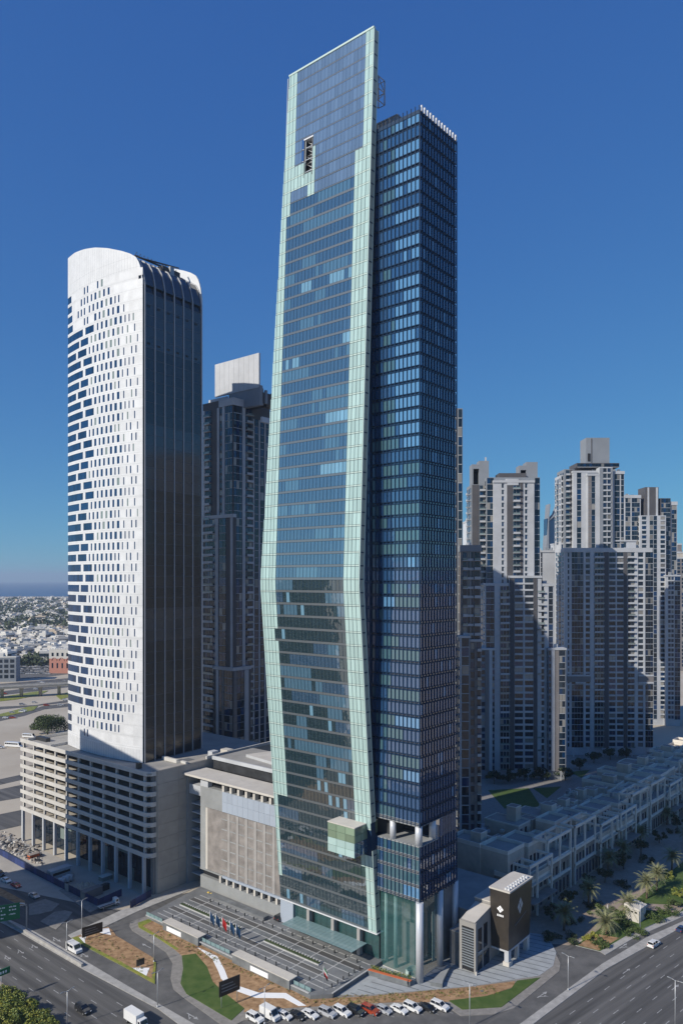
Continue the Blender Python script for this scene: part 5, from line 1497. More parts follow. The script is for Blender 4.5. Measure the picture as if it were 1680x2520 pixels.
def lorry(name, label, p, az, bed='box', z=.03):
    t = thing(name, label, 'truck', (*p, z), math.pi / 2 - az)
    mb = MB(); mb.hexa([(1.9, -1.05, .5), (3.5, -1.05, .5), (3.5, 1.05, .5), (1.9, 1.05, .5), (1.95, -1, 2.4), (3.1, -1, 2.4), (3.1, 1, 2.4), (1.95, 1, 2.4)], 'car_white'); mb.build('cab', None, t)
    MB().hexa([(3.44, -.9, 1.35), (3.44, .9, 1.35), (3.5, .9, 1.35), (3.5, -.9, 1.35), (3.12, -.85, 2.25), (3.12, .85, 2.25), (3.2, .85, 2.25), (3.2, -.85, 2.25)], 'car_glass').build('windscreen', None, t)
    for s in (-1, 1): MB().box(2.2, s * 1.0, 1.35, 2.95, s * 1.06, 2.1, 'car_glass').build('window', None, t)
    MB().box(-3.5, -.45, .55, 1.9, .45, .8, 'dark_steel').build('chassis', None, t)
    if bed == 'box': MB().box(-3.5, -1.15, .85, 1.7, 1.15, 3.2, 'car_white').build('cargo_box', None, t)
    else:
        MB().box(-3.6, -1.15, .85, 1.7, 1.15, 1.05, 'roof_light').build('flatbed', None, t)
        for s in (-1, 1): MB().box(-3.6, s * 1.1, 1.05, 1.7, s * 1.16, 1.4, 'car_blue').build('side_board', None, t)
    for x in (-2.4, 2.6):
        for s in (-1, 1): wheel(t, x, s * .92, .48, .3)
    return t
AD = AZ + math.pi / 2                                  # the parked row points down the street grid
row = [(628, 2507, 'suv', 'white', 'white SUV at the end of the parked row nearest the lawn'), (664, 2500, 'van', 'white', 'tall white panel van, second in the parked row'), (700, 2500, 'hatch', 'white', 'white hatchback beside the panel van in the parked row'),
       (731, 2499, 'sedan', 'black', 'black saloon between two white cars in the parked row'), (763, 2496, 'sedan', 'white', 'white saloon with dark roof glass, fifth in the parked row'), (806, 2494, 'suv', 'silver', 'silver SUV in the middle of the parked row'),
       (842, 2491, 'suv', 'white', 'white SUV beside the black SUV in the parked row'), (876, 2489, 'suv', 'black', 'black SUV next to the red one in the parked row'), (911, 2487, 'suv', 'red', 'dark red SUV, the only red vehicle in the parked row'),
       (945, 2486, 'hatch', 'silver', 'small silver car to the right of the red SUV'), (982, 2484, 'sedan', 'white', 'white saloon fourth from the right end of the parked row'), (1015, 2481, 'suv', 'white', 'white long SUV third from the right end of the parked row'),
       (1050, 2480, 'sedan', 'black', 'black saloon second from the right end of the parked row'), (1082, 2477, 'suv', 'white', 'white SUV with spare wheel at the right end of the parked row')]
for x, y, kd, c, lb in row:
    p = G(x, y + 5)
    if kd == 'van': van('panel_van', lb, 'van', p, AD + rnd.uniform(-.04, .04), 5.6, 2.7, 2.0, 'white', 'cars parked in a row before the plaza', windows=False)
    else: car(kd, c, 'parked_car', lb, 'car', p, AD + rnd.uniform(-.05, .05), 'cars parked in a row before the plaza')
AVm = AV + math.pi
car('suv', 'black', 'suv', 'black SUV driving alone on the wide foreground highway', 'car', G(205, 2490), AVm)
lorry('box_truck', 'white box truck cut off by the bottom edge of the picture', G(335, 2522), AVm)
van('minibus', 'white minibus on the service road beside the mulch bed', 'minibus', G(183, 2341), AVm, 5.6, 2.5, 2.1)
car('sedan', 'silver', 'street_car', 'silver car on the shaded street by the blue hoarding, nearest the junction', 'car', G(85, 2208), AVm)
car('sedan', 'crimson', 'street_car', 'bright red car on the shaded street by the blue hoarding', 'car', G(40, 2182), AVm)
car('sedan', 'white', 'street_car', 'white car behind the red car on the shaded street', 'car', G(16, 2170), AVm)
car('suv', 'black', 'street_car', 'dark car at the picture edge beside the building site hoarding', 'car', G(0, 2155), AVm)
car('suv', 'white', 'suv', 'white SUV driving on the right-hand highway', 'car', G(1608, 2328), azr)
car('sedan', 'blue', 'street_car', 'dark saloon at the right picture edge on the slip road side', 'car', G(1676, 2290), azr)
car('suv', 'black', 'waiting_car', 'black car at the parking ramp mouth beside the entrance canopy', 'car', G(692, 2262, 1.3), AZ, z=1.33)
lorry('flatbed_truck', 'flatbed truck parked at the corner of the blue hoarding', G(268, 2232), AZ + .1, 'flat')
van('coach', 'white coach parked on the sand behind the car park', 'bus', G(34, 1838), R(105), 12, 3.2, 2.5)
van('coach', 'white minibus on the sand just above the car park roof', 'bus', G(72, 1815), R(100), 9, 2.8, 2.3)
for i, (x, y) in enumerate(((2, 1842), (14, 1768), (32, 1768), (30, 1755), (55, 1753), (60, 1750), (115, 1737), (85, 1730), (55, 1735), (160, 1724), (150, 1737), (88, 1697), (98, 1680), (160, 1676), (12, 1708), (105, 1681))):
    car('hatch' if i % 2 else 'suv', rnd.choice(['white', 'white', 'silver', 'red']), 'distant_car', 'small car on the roads beyond the car park', 'car', G(x, y), R(rnd.choice([75, 80, 70])), 'cars on the far roads', z=.08)
for i in range(64):                                    # car yard: only roofs and bodies can be told at this range
    x = 40 + (i % 16) * 5.6 + rnd.uniform(-1.5, 1.5); y = 1640 + (i // 16) * 6 + rnd.uniform(-1, 1)
    p = G(x, y); c = 'car_' + rnd.choice(['white', 'white', 'white', 'silver', 'grey', 'black'])
    mb = MB(); mb.hexa([(-2.3, -.9, .3), (2.3, -.9, .3), (2.3, .9, .3), (-2.3, .9, .3), (-2.3, -.9, .95), (2.2, -.9, .85), (2.2, .9, .85), (-2.3, .9, .95)], c)
    mb.hexa([(-1.7, -.8, .95), (1.0, -.8, .93), (1.0, .8, .93), (-1.7, .8, .95), (-1.1, -.65, 1.45), (.4, -.65, 1.45), (.4, .65, 1.45), (-1.1, .65, 1.45)], 'car_glass')
    o = mb.build('yard_car'); o.location = (*p, .06); o.rotation_euler = (0, 0, R(15 + rnd.choice([0, 0, 90])))
    tag(o, 'parked car in the crowded yard before the pink building', 'car', 'cars in the far yard')

# ------------------------------------------------------------------ street furniture
def lamp(p, h, label, az, double=True, z=.1):
    t = thing('street_lamp', label, 'street lamp', (*p, z), math.pi / 2 - az, 'street lamps')
    MB().tube([(0, 0, 0), (0, 0, h)], [.13, .07], 'lamp_post', 8).build('post', None, t)
    MB().tube([(0, 0, 0), (0, 0, .5)], .22, 'lamp_post', 8).build('base', None, t)
    for s in ((-1, 1) if double else (1,)):
        MB().tube([(0, 0, h - .1), (0, s * 1.1, h + .15)], .05, 'lamp_post', 6).build('arm', None, t)
        MB().hexa([(-.16, s * 1.0, h + .08), (.16, s * 1.0, h + .08), (.16, s * 1.9, h + .14), (-.16, s * 1.9, h + .14), (-.14, s * 1.0, h + .22), (.14, s * 1.0, h + .22), (.12, s * 1.9, h + .24), (-.12, s * 1.9, h + .24)], 'steel').build('lamp_head', None, t)
for x, y, h, lb in ((388, 2480, 9.2, 'double street lamp on the median where the curved ramp meets the service road'), (165, 2340, 8.4, 'double street lamp on the median beside the white minibus'),
                    (202, 2304, 11, 'tall street lamp beside the brown board at the bed corner'), (379, 2369, 8, 'street lamp on the inner bend of the curved ramp'),
                    (166, 2530, 9.0, 'double street lamp above the highway at the bottom left'), (1397, 2438, 9.2, 'double street lamp on the right-hand median by the junction'),
                    (1155, 2528, 10.5, 'street lamp in front of the triangular lawn, cut by the bottom edge'), (1660, 2540, 12.5, 'double street lamp at the bottom right corner'),
                    (1574, 2291, 8.8, 'street lamp on the pavement beside the cream kiosk'), (651, 2522, 9.2, 'street lamp at the left end of the parked row')):
    lamp(G(x, y), h, lb, AV if x < 1000 else azr)
def board(label, p, w, h, lift, az, name='signboard', m='sign_brown', posts=2, z=.2):
    t = thing(name, label, 'sign', (*p, z), math.pi / 2 - az)
    MB().box(-w / 2, -.09, lift, w / 2, .09, lift + h, m).build('panel', None, t)
    for k in range(posts):
        x = (-.38 + .76 * k / max(1, posts - 1)) * w if posts > 1 else 0
        MB().tube([(x, .13, 0), (x, .13, lift + h * .8)], .09, 'lamp_post', 8).build('post', None, t)
    return t
tb = board('large dark brown hoarding on two posts at the lawn edge', G(565, 2475), 6.2, 3.9, 3.0, R(50))
for k in range(3): MB().box(-2.4, -.12, 4.0 + k * .8, 2.4 - k * .7, -.085, 4.25 + k * .8, 'screen').build('lettering', None, tb)
tb = board('wide dark brown hoarding at the tip of the small mulch bed', G(228, 2308), 6.4, 3.0, .8, R(50))
for k in range(3): MB().box(-2.4, -.12, 1.4 + k * .7, 2.2 - k * .6, -.085, 1.62 + k * .7, 'screen').build('lettering', None, tb)
tb = board('small dark board standing over the white triangle', G(346, 2385), 2.4, 1.8, .9, R(50), posts=1)
gs = thing('gantry_sign', 'large green highway direction sign over the road at the left edge', 'road sign', G(66, 2290), R(25))
MB().tube([(0, 0, 0), (0, 0, 7.5), (-.6, 0, 8.6), (-2, 0, 8.9)], .22, 'lamp_post', 8).build('post', None, gs)
MB().box(-15, -.12, 4.2, -1.9, .12, 9.2, 'sign_green').build('panel', None, gs)
MB().tube([(-15, .25, 8), (0, .25, 8)], .15, 'lamp_post').build('beam', None, gs)
for k, (x, z, w) in enumerate(((-9, 8.3, 3), (-9, 7.4, 2.4), (-13.5, 8.2, 3.6), (-13.5, 7.2, 3.2), (-13.5, 6.0, 2.8), (-9, 6.2, 3.4), (-5, 8.3, 2.4), (-5, 7.3, 2.1), (-5, 6.0, 2.5), (-9, 5.1, 2.8), (-13.5, 5.0, 3))):
    for j in range(int(w / .42)): MB().box(x + j * .42, -.15, z - .16, x + j * .42 + (.3 if (j + k) % 4 else .12), -.121, z + .16 + .08 * ((j * 7 + k) % 2), 'sign_white').build('lettering', None, gs)
g2 = board('small green road sign on the planted strip at bottom left', G(4, 2462), 4.6, 1.7, 6.2, R(40), 'road_sign', 'sign_green', posts=1)
for j in range(5): MB().box(-1.8 + j * .7, -.12, 6.7, -1.4 + j * .7, -.091, 7.3, 'sign_white').build('lettering', None, g2)

# ------------------------------------------------------------------ building site
hb = []
def hoard(pts, label):
    t = thing('hoarding', label, 'fence', (0, 0, 0))
    for (p, q) in zip(pts, pts[1:]):
        p, q = Vector(p), Vector(q); ln = (q - p).length; n = max(1, int(ln / 2.4)); d = (q - p) / n
        for i in range(n):
            c = p + d * (i + .5); o = bpy.data.objects.new('panel', cube_mesh('hoarding' if rnd.random() < .93 else 'screen_pier'))
            o.location = (c.x, c.y, 1.3); o.scale = (ln / n - .06, .12, 2.4); o.rotation_euler = (0, 0, math.atan2(d.y, d.x)); link(o, t)
            k = p + d * i; w = bpy.data.objects.new('post', cube_mesh('dark_steel')); w.location = (k.x, k.y, 1.35); w.scale = (.12, .12, 2.7); link(w, t)
hoard(PP([(-30, 2090), (0, 2104), (60, 2138), (160, 2190), (242, 2231), (300, 2205)]), 'long blue site hoarding along the shaded street')
hoard(PP([(321, 2236), (372, 2207)]), 'short blue hoarding closing the site beside the podium end wall')
mb = MB()
for i in range(420):
    x, y = (rnd.uniform(-10, 105), 0)
    y = 2092 + x * .42 - rnd.uniform(4, 36) if rnd.random() < .75 else 2092 + x * .42 - rnd.uniform(2, 50)
    p = G(x, y); s = rnd.uniform(.2, 1.0); h = s * rnd.uniform(.4, 1.2); an = rnd.uniform(0, 3)
    c, sn = math.cos(an) * s, math.sin(an) * s
    mb.hexa([(p[0] + c, p[1] + sn, 0), (p[0] - sn, p[1] + c, 0), (p[0] - c, p[1] - sn, 0), (p[0] + sn, p[1] - c, 0), (p[0] + c * .7, p[1] + sn * .7, h), (p[0] - sn * .6, p[1] + c * .7, h * .9), (p[0] - c * .8, p[1] - sn * .6, h), (p[0] + sn * .7, p[1] - c * .7, h * .8)],
            rnd.choice(['rubble', 'rubble', 'concrete_tan', 'dark_steel', 'roof_light', 'concrete_grey']))
tag(mb.build('rubble'), 'heaps of broken concrete and scrap inside the hoarding', 'rubble', kind='stuff')
def crate(name, label, cat, p, dx, dy, dz, m, az=AZ, lid=None):
    t = thing(name, label, cat, (*p, .06), math.pi / 2 - az)
    MB().box(-dx / 2, -dy / 2, 0, dx / 2, dy / 2, dz, m).build('body', None, t)
    MB().box(-dx / 2 - .1, -dy / 2 - .1, dz, dx / 2 + .1, dy / 2 + .1, dz + .15, lid or m).build('roof', None, t)
    return t
t = crate('site_cabin', 'white site cabin with dark window band behind the hoarding', 'cabin', G(147, 2156), 8, 3, 2.9, 'white_wall')
MB().box(-3.4, -1.56, 1.2, 3.4, -1.49, 2.1, 'car_glass').build('window', None, t); MB().box(-4.05, -.5, .1, -3.98, .5, 2.2, 'steel').build('door', None, t)
for i, (x, y) in enumerate(((152, 2177), (163, 2172), (172, 2168))):
    t = thing('water_tank', '%s white water tank in the group of three behind the hoarding' % ['left', 'middle', 'right'][i], 'tank', (*G(x, y), 0), 0)
    MB().tube([(-1.3, 0, 1.3), (-1.2, 0, 1.3), (1.2, 0, 1.3), (1.3, 0, 1.3)], [.7, 1.15, 1.15, .7], 'white_wall', 14).build('drum', None, t); MB().box(-1, -.8, 0, 1, .8, .35, 'dark_steel').build('cradle', None, t)
t = crate('site_container', 'rusty brown container near the hoarding corner', 'container', G(226, 2206), 7, 2.6, 2.6, 'tan_wall'); MB().box(-3.55, -1.1, .2, -3.48, 1.1, 2.4, 'villa_roof').build('door', None, t)
t = crate('skip', 'orange skip on the rubble heap at the left', 'skip', G(83, 2112), 4, 2, 1.6, 'orange', lid='villa_roof')
MB().box(-2.2, -.9, .6, -2.0, .9, 1.0, 'dark_steel').build('lifting_bar', None, t)
t = crate('generator', 'dark generator set beside the flatbed truck', 'generator', G(258, 2190), 3, 1.6, 1.8, 'dark_steel'); MB().tube([(1, 0, 1.8), (1, 0, 2.8)], .12, 'steel').build('exhaust', None, t)
t = crate('material_stack', 'pale green wrapped stack of building material by the shopfronts', 'stack', G(260, 2165), 4, 2.5, 1.5, 'glass_green_grey', lid='roof_light')
mb = MB()
for i in range(60):
    c = Vector(G(rnd.uniform(180, 225), rnd.uniform(2178, 2196))); r = rnd.uniform(.8, 2.0); h = rnd.uniform(.5, 1.5)
    n = 7; pts = [(c.x + r * math.cos(6.28 * k / n), c.y + r * math.sin(6.28 * k / n), .05) for k in range(n)]
    for k in range(n): mb.face([pts[k], pts[(k + 1) % n], (c.x + .2, c.y, h)], 'sand')
tag(mb.build('sand'), 'heaped building sand beside the white tanks', 'sand', kind='stuff')

# ------------------------------------------------------------------ plants
def frond_mesh(name, m, ln=2.9, droop=1.5, seed=0):
    q = random.Random(seed); mb = MB(); prev = None; n = 11
    pt = lambda t: Vector((ln * t * (1 - .12 * t), 0, .75 * math.sin(t * 1.9) * .8 - droop * t * t * .75))
    for i in range(n):
        t = (i + .6) / n; c = pt(t); w = .62 * math.sin(math.pi * min(1, t * .8 + .18)) + .06
        f = (pt(min(1, t + .05)) - pt(t - .05)).normalized()
        for s in (-1, 1):
            tip = c + f * .34 + Vector((0, s * w, -.16 - .1 * q.random()))
            mb.face([c - f * .1, c + f * .11, tip], m)
    mb.tube([pt(0), pt(.4), pt(.75), pt(1)], [.045, .035, .02, .008], m, 4)
    return mb.mesh(name)
FR1, FR2, FRD = frond_mesh('frond', 'palm_leaf', 3.3, 1.5, 1), frond_mesh('frond', 'palm_leaf', 3.0, 2.3, 2), frond_mesh('frond', 'palm_dry', 2.5, 3.0, 3)
def palm(p, h, label, sc=1.0, seed=0, name='palm_tree'):
    q = random.Random(seed)
    t = thing(name, label, 'palm tree', (*p, .1), q.uniform(0, 6), 'date palms along the walkway and garden')
    lean = q.uniform(-.3, .3)
    mb = MB(); pts = [(lean * (k / 6) ** 2, 0, h * k / 6) for k in range(7)]
    mb.tube(pts, [.42, .34, .3, .3, .3, .32, .4], 'bark', 9)
    for k in range(int(h / .35)):                      # old leaf bases make the trunk rough
        z = .3 + k * .35
        for j in range(5):
            an = j * 1.257 + k * .6; r = .33
            mb.face([(lean * (z / h) ** 2 + r * math.cos(an - .3), r * math.sin(an - .3), z), (lean * (z / h) ** 2 + r * math.cos(an + .3), r * math.sin(an + .3), z), (lean * (z / h) ** 2 + (r + .14) * math.cos(an), (r + .14) * math.sin(an), z + .3)], 'bark')
    mb.build('trunk', None, t)
    n = 40
    for i in range(n):
        el = 1.25 - 1.75 * (i / n); az = i * 2.39996 + q.uniform(-.2, .2)
        o = bpy.data.objects.new('frond', FR1 if i < 18 else FR2 if i < 35 else FRD)
        o.location = (lean, 0, h); s = sc * q.uniform(.88, 1.15) * (1.0 if i < 35 else .8)
        o.rotation_euler = Euler((q.uniform(-.2, .2), -el, az)); o.scale = (s, s, s); link(o, t)
    return t
def leaf_cloud(mb, c, rad, n, m, q, s=.3):
    for _ in range(n):
        while True:
            v = Vector((q.uniform(-1, 1), q.uniform(-1, 1), q.uniform(-1, 1)))
            if .3 < v.length < 1: break
        p = Vector((c[0] + v.x * rad[0], c[1] + v.y * rad[1], c[2] + v.z * rad[2]))
        d = Vector((q.uniform(-1, 1), q.uniform(-1, 1), q.uniform(-1, 1))).normalized() * s * q.uniform(.6, 1.3)
        e = d.cross(Vector((q.uniform(-1, 1), q.uniform(-1, 1), q.uniform(-1, 1)))).normalized() * s * .6
        mb.face([p - d, p + e, p + d, p - e], q.choice(m) if isinstance(m, (list, tuple)) else m)
def tree(p, h, r, label, m, seed, cat='tree', name='broadleaf_tree', group=None, clumps=22, per=110, s=.3, trunk=True, z=.1):
    q = random.Random(seed)
    t = thing(name, label, cat, (*p, z), 0, group)
    mb = MB(); tr = MB()
    tr.tube([(0, 0, 0), (.05, 0, h * .35), (0, .1, h * .7)], [h * .035, h * .026, h * .01], 'bark', 8)
    for k in range(clumps):
        an, u = q.uniform(0, 6.28), q.random() ** .5
        zz = h * q.uniform(.38, .9) if trunk else h * q.uniform(.12, .82)
        rr = r * u * (1.0 - .45 * max(0, (zz / h - .55) / .45))
        c = (rr * math.cos(an), rr * math.sin(an), zz); k2 = r * q.uniform(.26, .42)
        leaf_cloud(mb, c, (k2, k2, k2 * .75), per, m, q, s)
        if trunk and k % 3 == 0: tr.tube([(0, 0, h * .3), (c[0] * .5, c[1] * .5, zz * .75), c], [h * .016, h * .01, .02], 'bark', 5)
    tr.build('trunk', None, t); mb.build('crown', None, t)
    return t
pl = [(1387, 2290, 6.5, 'date palm closest to the brown sign block, half in shade'), (1447, 2232, 7, 'date palm with a sunlit tip in the shaded walkway verge'), (1495, 2150, 7, 'shaded date palm beside the second terrace house'),
      (1490, 2300, 4.2, 'broad date palm in the garden corner, nearest the junction'), (1545, 2258, 4.8, 'date palm behind the cream kiosk'), (1590, 2212, 6.5, 'left one of the palm pair on the sunlit walkway edge'),
      (1615, 2192, 7.0, 'right one of the palm pair on the sunlit walkway edge'), (1652, 2146, 6.8, 'tall date palm on the walkway edge near the right picture border'), (1690, 2085, 6.5, 'palm cut by the right picture border'),
      (1530, 2120, 6, 'shaded palm under the third terrace house'), (1575, 2080, 6, 'shaded palm under the fourth terrace house'), (1640, 2030, 6, 'shaded palm far up the walkway')]
for i, (x, y, h, lb) in enumerate(pl): palm(G(x, y), h * .82, lb, 1.42 if i not in (3, 4) else 1.6, i)
sh = [(1470, 2252, 3.2, 2.6, 'dark green shrub between palm and kiosk'), (1527, 2278, 3.6, 3.0, 'round bright green bush left of the cream kiosk'), (1510, 2262, 3.6, 3.4, 'large bright green bush on the walkway edge'), (1560, 2232, 3.4, 2.8, 'loose green shrub on the walkway edge above the kiosk'),
      (1450, 2312, 1.8, 2.4, 'low yellow-green shrub at the garden tip'), (1480, 2330, 1.4, 2.8, 'trimmed low green hedge at the garden corner'), (1560, 2300, 1.8, 3.0, 'low hedge in front of the kiosk'), (1605, 2266, 2.0, 3.2, 'shrubs right of the kiosk along the pavement'),
      (1640, 2248, 2.0, 3.4, 'shrub strip along the slip road pavement'), (1660, 2230, 2.4, 2.6, 'bushes at the right border by the slip road'), (1640, 2160, 2.6, 2.4, 'yellow-green shrub under the tall border palm'), (1660, 2205, 3.0, 1.6, 'bright yellow shrub beside the garden path'), (1676, 2210, 3.2, 1.8, 'second bright yellow shrub at the garden path')]
for i, (x, y, h, r, lb) in enumerate(sh):
    tree(G(x, y), h, r, lb, 'leaf_yellow' if 'yellow' in lb else ['leaf', 'leaf', 'leaf_dark'], 100 + i, 'shrub', 'shrub', 'garden shrubs', 10, 130, .2, False)
for i, (x, y) in enumerate(((1350, 2310), (1410, 2270), (1460, 2230), (1525, 2180), (1590, 2120), (1655, 2050), (1400, 2315))):
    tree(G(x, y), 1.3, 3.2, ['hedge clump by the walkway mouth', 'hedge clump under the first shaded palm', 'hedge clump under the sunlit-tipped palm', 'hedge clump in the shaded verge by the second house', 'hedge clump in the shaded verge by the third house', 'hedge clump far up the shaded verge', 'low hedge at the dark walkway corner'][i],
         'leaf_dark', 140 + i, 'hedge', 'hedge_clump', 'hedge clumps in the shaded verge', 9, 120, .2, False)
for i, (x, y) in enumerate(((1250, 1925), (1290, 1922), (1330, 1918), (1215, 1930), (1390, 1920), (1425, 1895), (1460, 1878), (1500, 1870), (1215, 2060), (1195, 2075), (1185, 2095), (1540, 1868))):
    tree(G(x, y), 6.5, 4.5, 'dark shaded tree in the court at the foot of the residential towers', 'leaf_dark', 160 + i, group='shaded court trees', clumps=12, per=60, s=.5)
tree(G(118, 1808), 13, 11, 'big round dark green tree on the sand left of the white tower', ['leaf_dark', 'leaf_dark', 'leaf'], 200, clumps=46, per=150, s=.5)
tree(G(160, 1806), 7, 6, 'thin bare-looking tree beside the big round tree', 'leaf_dark', 201, clumps=14, per=60, s=.3)
fg = [(8, 2462, 2.4, 3.4), (32, 2478, 2.8, 3.4), (14, 2496, 3.2, 3.8), (62, 2498, 2.6, 3.4), (48, 2524, 3.2, 3.6), (98, 2522, 2.6, 3.2), (10, 2536, 3.4, 4.2), (122, 2542, 2.6, 2.8)]
fl = ['tree at the left border below the small green sign', 'yellow-green tree along the foreground kerb, upper one', 'bushy tree at the left border, second from the sign', 'yellow-green tree near the kerb at the middle of the planted strip', 'low yellowish tree at the bottom border', 'last yellow-green tree toward the highway at the bottom', 'tree filling the bottom left corner', 'small shrub tree at the bottom border by the kerb']
for i, (x, y, h, r) in enumerate(fg):
    p = toL(G(x, y)); p = L(min(p[0], -76.5), p[1])
    tree(p, h, r, fl[i], ['leaf_yellow', 'leaf_yellow', 'leaf'], 210 + i, group='trees in the foreground planting strip', clumps=26, per=150, s=.26)

vt = [(58, -11), (70, -11.5), (84, -12), (99, -12.6), (116, -13.4), (134, -14), (154, -15), (176, -16), (200, -17), (228, -18)]
for i, (a_, b_) in enumerate(vt):
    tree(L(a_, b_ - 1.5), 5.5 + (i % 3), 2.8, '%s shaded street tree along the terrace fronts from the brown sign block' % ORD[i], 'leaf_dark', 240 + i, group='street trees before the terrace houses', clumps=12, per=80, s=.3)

q = random.Random(77); mb = MB()                       # dry tufts and stones over the mulch
for i in range(900):
    if rnd.random() < .3: x, y = q.uniform(200, 370), q.uniform(2290, 2410); ok = abs((y - 2300) - (x - 200) * .5) < 22
    else: x = q.uniform(380, 1230); y = 2290 + (x - 380) * .42 if x < 740 else 2455 - max(0, x - 900) * .07; y += q.uniform(-4, 16); ok = True
    if not ok: continue
    p = G(x, y); a_ = toL(p)
    if a_[0] > -25.8 and x < 760: continue
    leaf_cloud(mb, (p[0], p[1], .26), (.35, .35, .16), 7, q.choice(['leaf_yellow', 'palm_dry', 'mulch', 'leaf']), q, .16)
tag(mb.build('undergrowth'), 'dry tufts scattered over the brown mulch beds', 'tufts', kind='stuff')

# people on the walkway
def person(label, p, top, rz, z=.1):
    t = thing('person', label, 'person', (*p, z), rz)
    me = bpy.data.meshes.new('body')
    V_ = [(0, 0, .95), (0, 0, 1.2), (0, 0, 1.42), (0, .02, 1.52), (0, .03, 1.66), (.1, 0, .92), (.12, .06, .5), (.12, -.04, .08), (.12, .12, .04), (-.1, 0, .92), (-.12, -.1, .5), (-.12, -.2, .1), (-.12, -.06, .04), (.2, 0, 1.4), (.26, -.04, 1.12), (.25, .08, .88), (-.2, 0, 1.4), (-.26, .05, 1.12), (-.25, .12, .88)]
    E_ = [(0, 1), (1, 2), (2, 3), (3, 4), (0, 5), (5, 6), (6, 7), (7, 8), (0, 9), (9, 10), (10, 11), (11, 12), (2, 13), (13, 14), (14, 15), (2, 16), (16, 17), (17, 18)]
    R_ = [.15, .16, .16, .06, .1, .1, .07, .05, .05, .1, .07, .05, .05, .07, .05, .04, .07, .05, .04]
    me.from_pydata(V_, E_, [])
    me.materials.append(M(top))
    o = link(bpy.data.objects.new('body', me), t)
    sk = o.modifiers.new('skin', 'SKIN')
    for i, r in enumerate(R_):
        me.skin_vertices[0].data[i].radius = (r, r)
    me.skin_vertices[0].data[0].use_root = True
    su = o.modifiers.new('sub', 'SUBSURF'); su.levels = su.render_levels = 1
    MB().tube([(0, .03, 1.62), (0, .04, 1.7), (0, .02, 1.8)], [.1, .115, .05], 'skin', 8).build('head', None, t)
    MB().tube([(0, 0, 1.7), (0, -.01, 1.78), (0, 0, 1.83)], [.12, .12, .04], 'cloth_white' if top == 'cloth_white' else 'cloth_dark', 8).build('hair', None, t)
person('person in a white robe walking on the sunlit walkway', G(1494, 2240), 'cloth_white', .6)
person('person in dark clothes on the shaded part of the walkway', G(1541, 2176), 'cloth_dark', 2.0)
person('person in dark clothes beside the lobby planter corner', G(1003, 2430), 'cloth_dark', 1.0, .2)

# ------------------------------------------------------------------ low-rise city and expressway to the left
pb = thing('villa_block', 'white and pink building with small arches beside the white tower', 'building', G(150, 1657), R(-6))
MB().box(-14, 0, 0, 30, 20, 17, 'house_pink').build('wall', None, pb)
MB().box(-14.2, -.2, 17, 30.2, 20.2, 28, 'house_white').build('upper_wall', None, pb)
pieces(pb, 'window', [(-11 + 6 * i, -.3, 20, -8.5 + 6 * i, 0, 24, 'glass_window') for i in range(7)] + [(-11 + 6 * i, -.12, 6, -9.2 + 6 * i, .1, 12, 'glass_window') for i in range(7)])
for i in range(4):
    mb = MB()
    for k in range(8):
        t0, t1 = math.pi * k / 8, math.pi * (k + 1) / 8; x = -8 + i * 9
        mb.hexa([(x + r * math.cos(t), y, 15 + r * math.sin(t)) for y in (-.6, -.1) for t, r in ((t0, 3.4), (t1, 3.4), (t1, 2.8), (t0, 2.8))], 'house_pink')
    mb.build('arch', None, pb)
pieces(pb, 'crenel', [(-14 + 3 * i, -.25, 28, -12.8 + 3 * i, .3, 29.2, 'house_white') for i in range(15)])
gb = thing('office_block', 'grey low office block with dark windows at the left border', 'building', G(16, 1678), R(8))
MB().box(-22, 0, 0, 10, 16, 26, 'grey_wall').build('wall', None, gb)
pieces(gb, 'window', [(-20 + 6 * i, -.2, 4 + 5.5 * k, -16 + 6 * i, .1, 7.5 + 5.5 * k, 'glass_window') for i in range(5) for k in range(4)])
pieces(gb, 'parapet', [(-22.2, -.2, 26, 10.2, .3, 27.2, 'house_white'), (-10, 4, 26, -4, 10, 30, 'house_white')])
vd = thing('viaduct', 'elevated road viaduct on round piers beyond the sandy lot', 'viaduct', (0, 0, 0))
p0, p1 = Vector(G(-60, 1722)), Vector(G(220, 1706)); d = (p1 - p0).normalized(); nrm = Vector((-d.y, d.x))
for k, w0, w1, z0, z1, m in ((0, -6, 6, 9, 10.5, 'concrete_tan'), (1, -6.2, -5.8, 10.5, 11.6, 'kerb'), (2, 5.8, 6.2, 10.5, 11.6, 'kerb')):
    MB().hexa([(*(q + nrm * w), z) for z in (z0, z1) for q, w in ((p0, w0), (p1, w0), (p1, w1), (p0, w1))], m).build(['deck', 'parapet', 'parapet'][k], None, vd)
for i in range(6):
    c = p0 + (p1 - p0) * (i + .35) / 6
    MB().tube([(c.x, c.y, 0), (c.x, c.y, 7.2), (c.x, c.y, 9)], [1.6, 1.5, 3.0], 'concrete_tan', 12).build('pier', None, vd)
bb = thing('billboard', 'white billboard by the expressway at the left border', 'billboard', G(23, 1672), 0)
MB().box(-4, -.3, 9, 4, .3, 22, 'sign_white').build('panel', None, bb); MB().tube([(0, 0, 0), (0, 0, 9)], .5, 'lamp_post').build('post', None, bb)
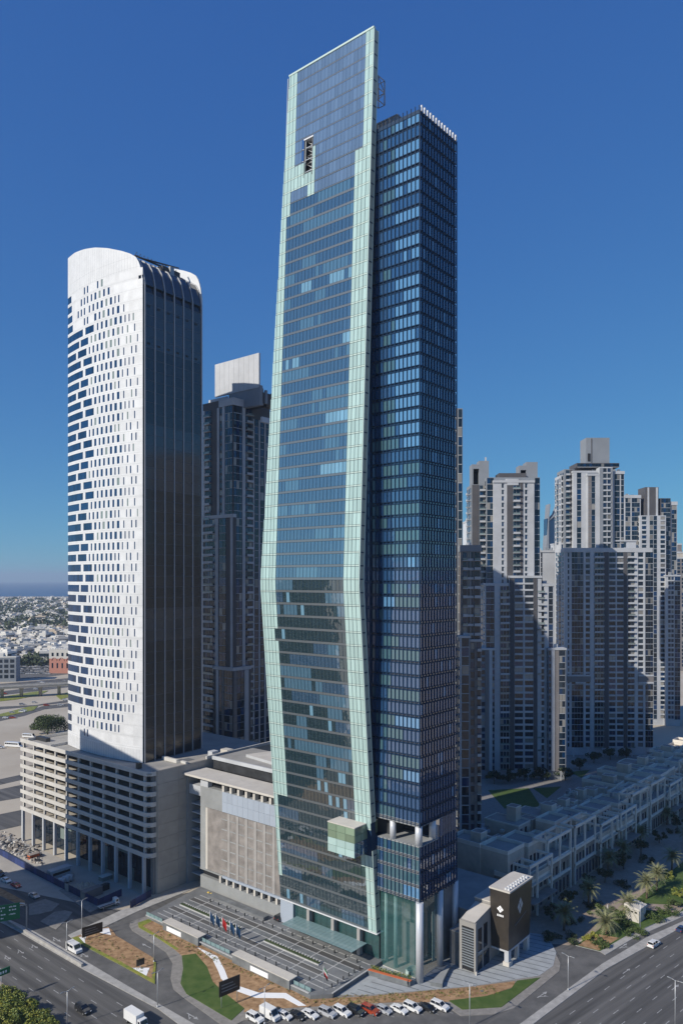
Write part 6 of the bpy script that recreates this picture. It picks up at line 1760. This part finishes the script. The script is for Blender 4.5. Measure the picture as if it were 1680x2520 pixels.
# houses: 300 nearest as things, the rest one mass
q = random.Random(5); hs = []
while len(hs) < 1900:
    y = HY + 49 + (1650 - HY - 49) * q.random() ** 1.6
    x = q.uniform(-30, 190)
    if y > 1632 and 0 < x < 180: continue
    p = G(x, y)
    hs.append((p[1], p, q.uniform(9, 22), q.uniform(9, 18), q.uniform(5, 11) * (1.6 if q.random() < .08 else 1), q.uniform(0, 1.57), q.choice(['house_white', 'house_white', 'house_white', 'house_beige', 'roof_light'])))
hs.sort(key=lambda t: t[0])
def house(mb, dx, dy, h, m, q):
    mb.box(-dx / 2, -dy / 2, 0, dx / 2, dy / 2, h, m)
    mb.box(-dx * .3, -dy * .25, h, dx * .1, dy * .25, h + 2.8, m)
    mb.box(-dx / 2 - .1, -dy / 2 - .15, h * .55, dx / 2 + .1, -dy / 2 + .2, h * .8, 'glass_window_b')
    mb.box(-dx / 2 - .15, -dy / 2, h * .2, -dx / 2 + .2, dy / 2, h * .42, 'glass_window_b')
PROTO = {}
for i, (d, p, dx, dy, h, rz, m) in enumerate(hs[:300]):
    key = (i % 12, m)
    if key not in PROTO:
        mb = MB(); house(mb, dx, dy, h, m, q); PROTO[key] = mb.mesh('low_house')
    o = link(bpy.data.objects.new('low_house', PROTO[key])); o.location = (*p, 0); o.rotation_euler = (0, 0, rz)
    tag(o, 'low pale flat-roofed house in the crowded district below the sea', 'house', 'low houses of the far district')
mb = MB()
for d, p, dx, dy, h, rz, m in hs[300:]:
    c, s = math.cos(rz), math.sin(rz); b2 = MB(); house(b2, dx * 1.25, dy * 1.25, h, m, q)
    base = len(mb.v); mb.v += [(p[0] + c * x - s * y, p[1] + s * x + c * y, z) for x, y, z in b2.v]
    for f, k in zip(b2.f, b2.m): mb.f.append(tuple(base + i for i in f)); mb.m.append(mb.mi(b2.mats[k])); mb.smooth.append(False)
tag(mb.build('distant_houses'), 'mass of pale low houses stretching to the coast', 'houses', kind='stuff')
mb = MB()
for i in range(600):
    y = HY + 52 + (1640 - HY - 52) * q.random() ** 1.25; x = q.uniform(-20, 185); p = G(x, y); r = q.uniform(3, 8) * (1 + (1 if y < 1560 else .3))
    leaf_cloud(mb, (p[0], p[1], r * .7), (r, r, r * .7), 26, 'leaf_dark', q, r * .34)
tag(mb.build('foliage'), 'dark trees scattered among the far houses', 'trees', kind='stuff')

# ------------------------------------------------------------------ haze over the plain
hz = MB().box(-25900, -25900, -2, 25900, 25900, 275, 'sand').build('haze', kind='stuff')
hm = bpy.data.materials.new('haze'); hm.use_nodes = True
hn = hm.node_tree; hn.nodes.remove(hn.nodes['Principled BSDF'])
pv = hn.nodes.new('ShaderNodeVolumePrincipled')
pv.inputs['Color'].default_value = (.68, .82, 1.0, 1); pv.inputs['Density'].default_value = 0.000085; pv.inputs['Anisotropy'].default_value = 0.2
hn.links.new(pv.outputs[0], hn.nodes['Material Output'].inputs['Volume'])
hz.data.materials.clear(); hz.data.materials.append(hm)
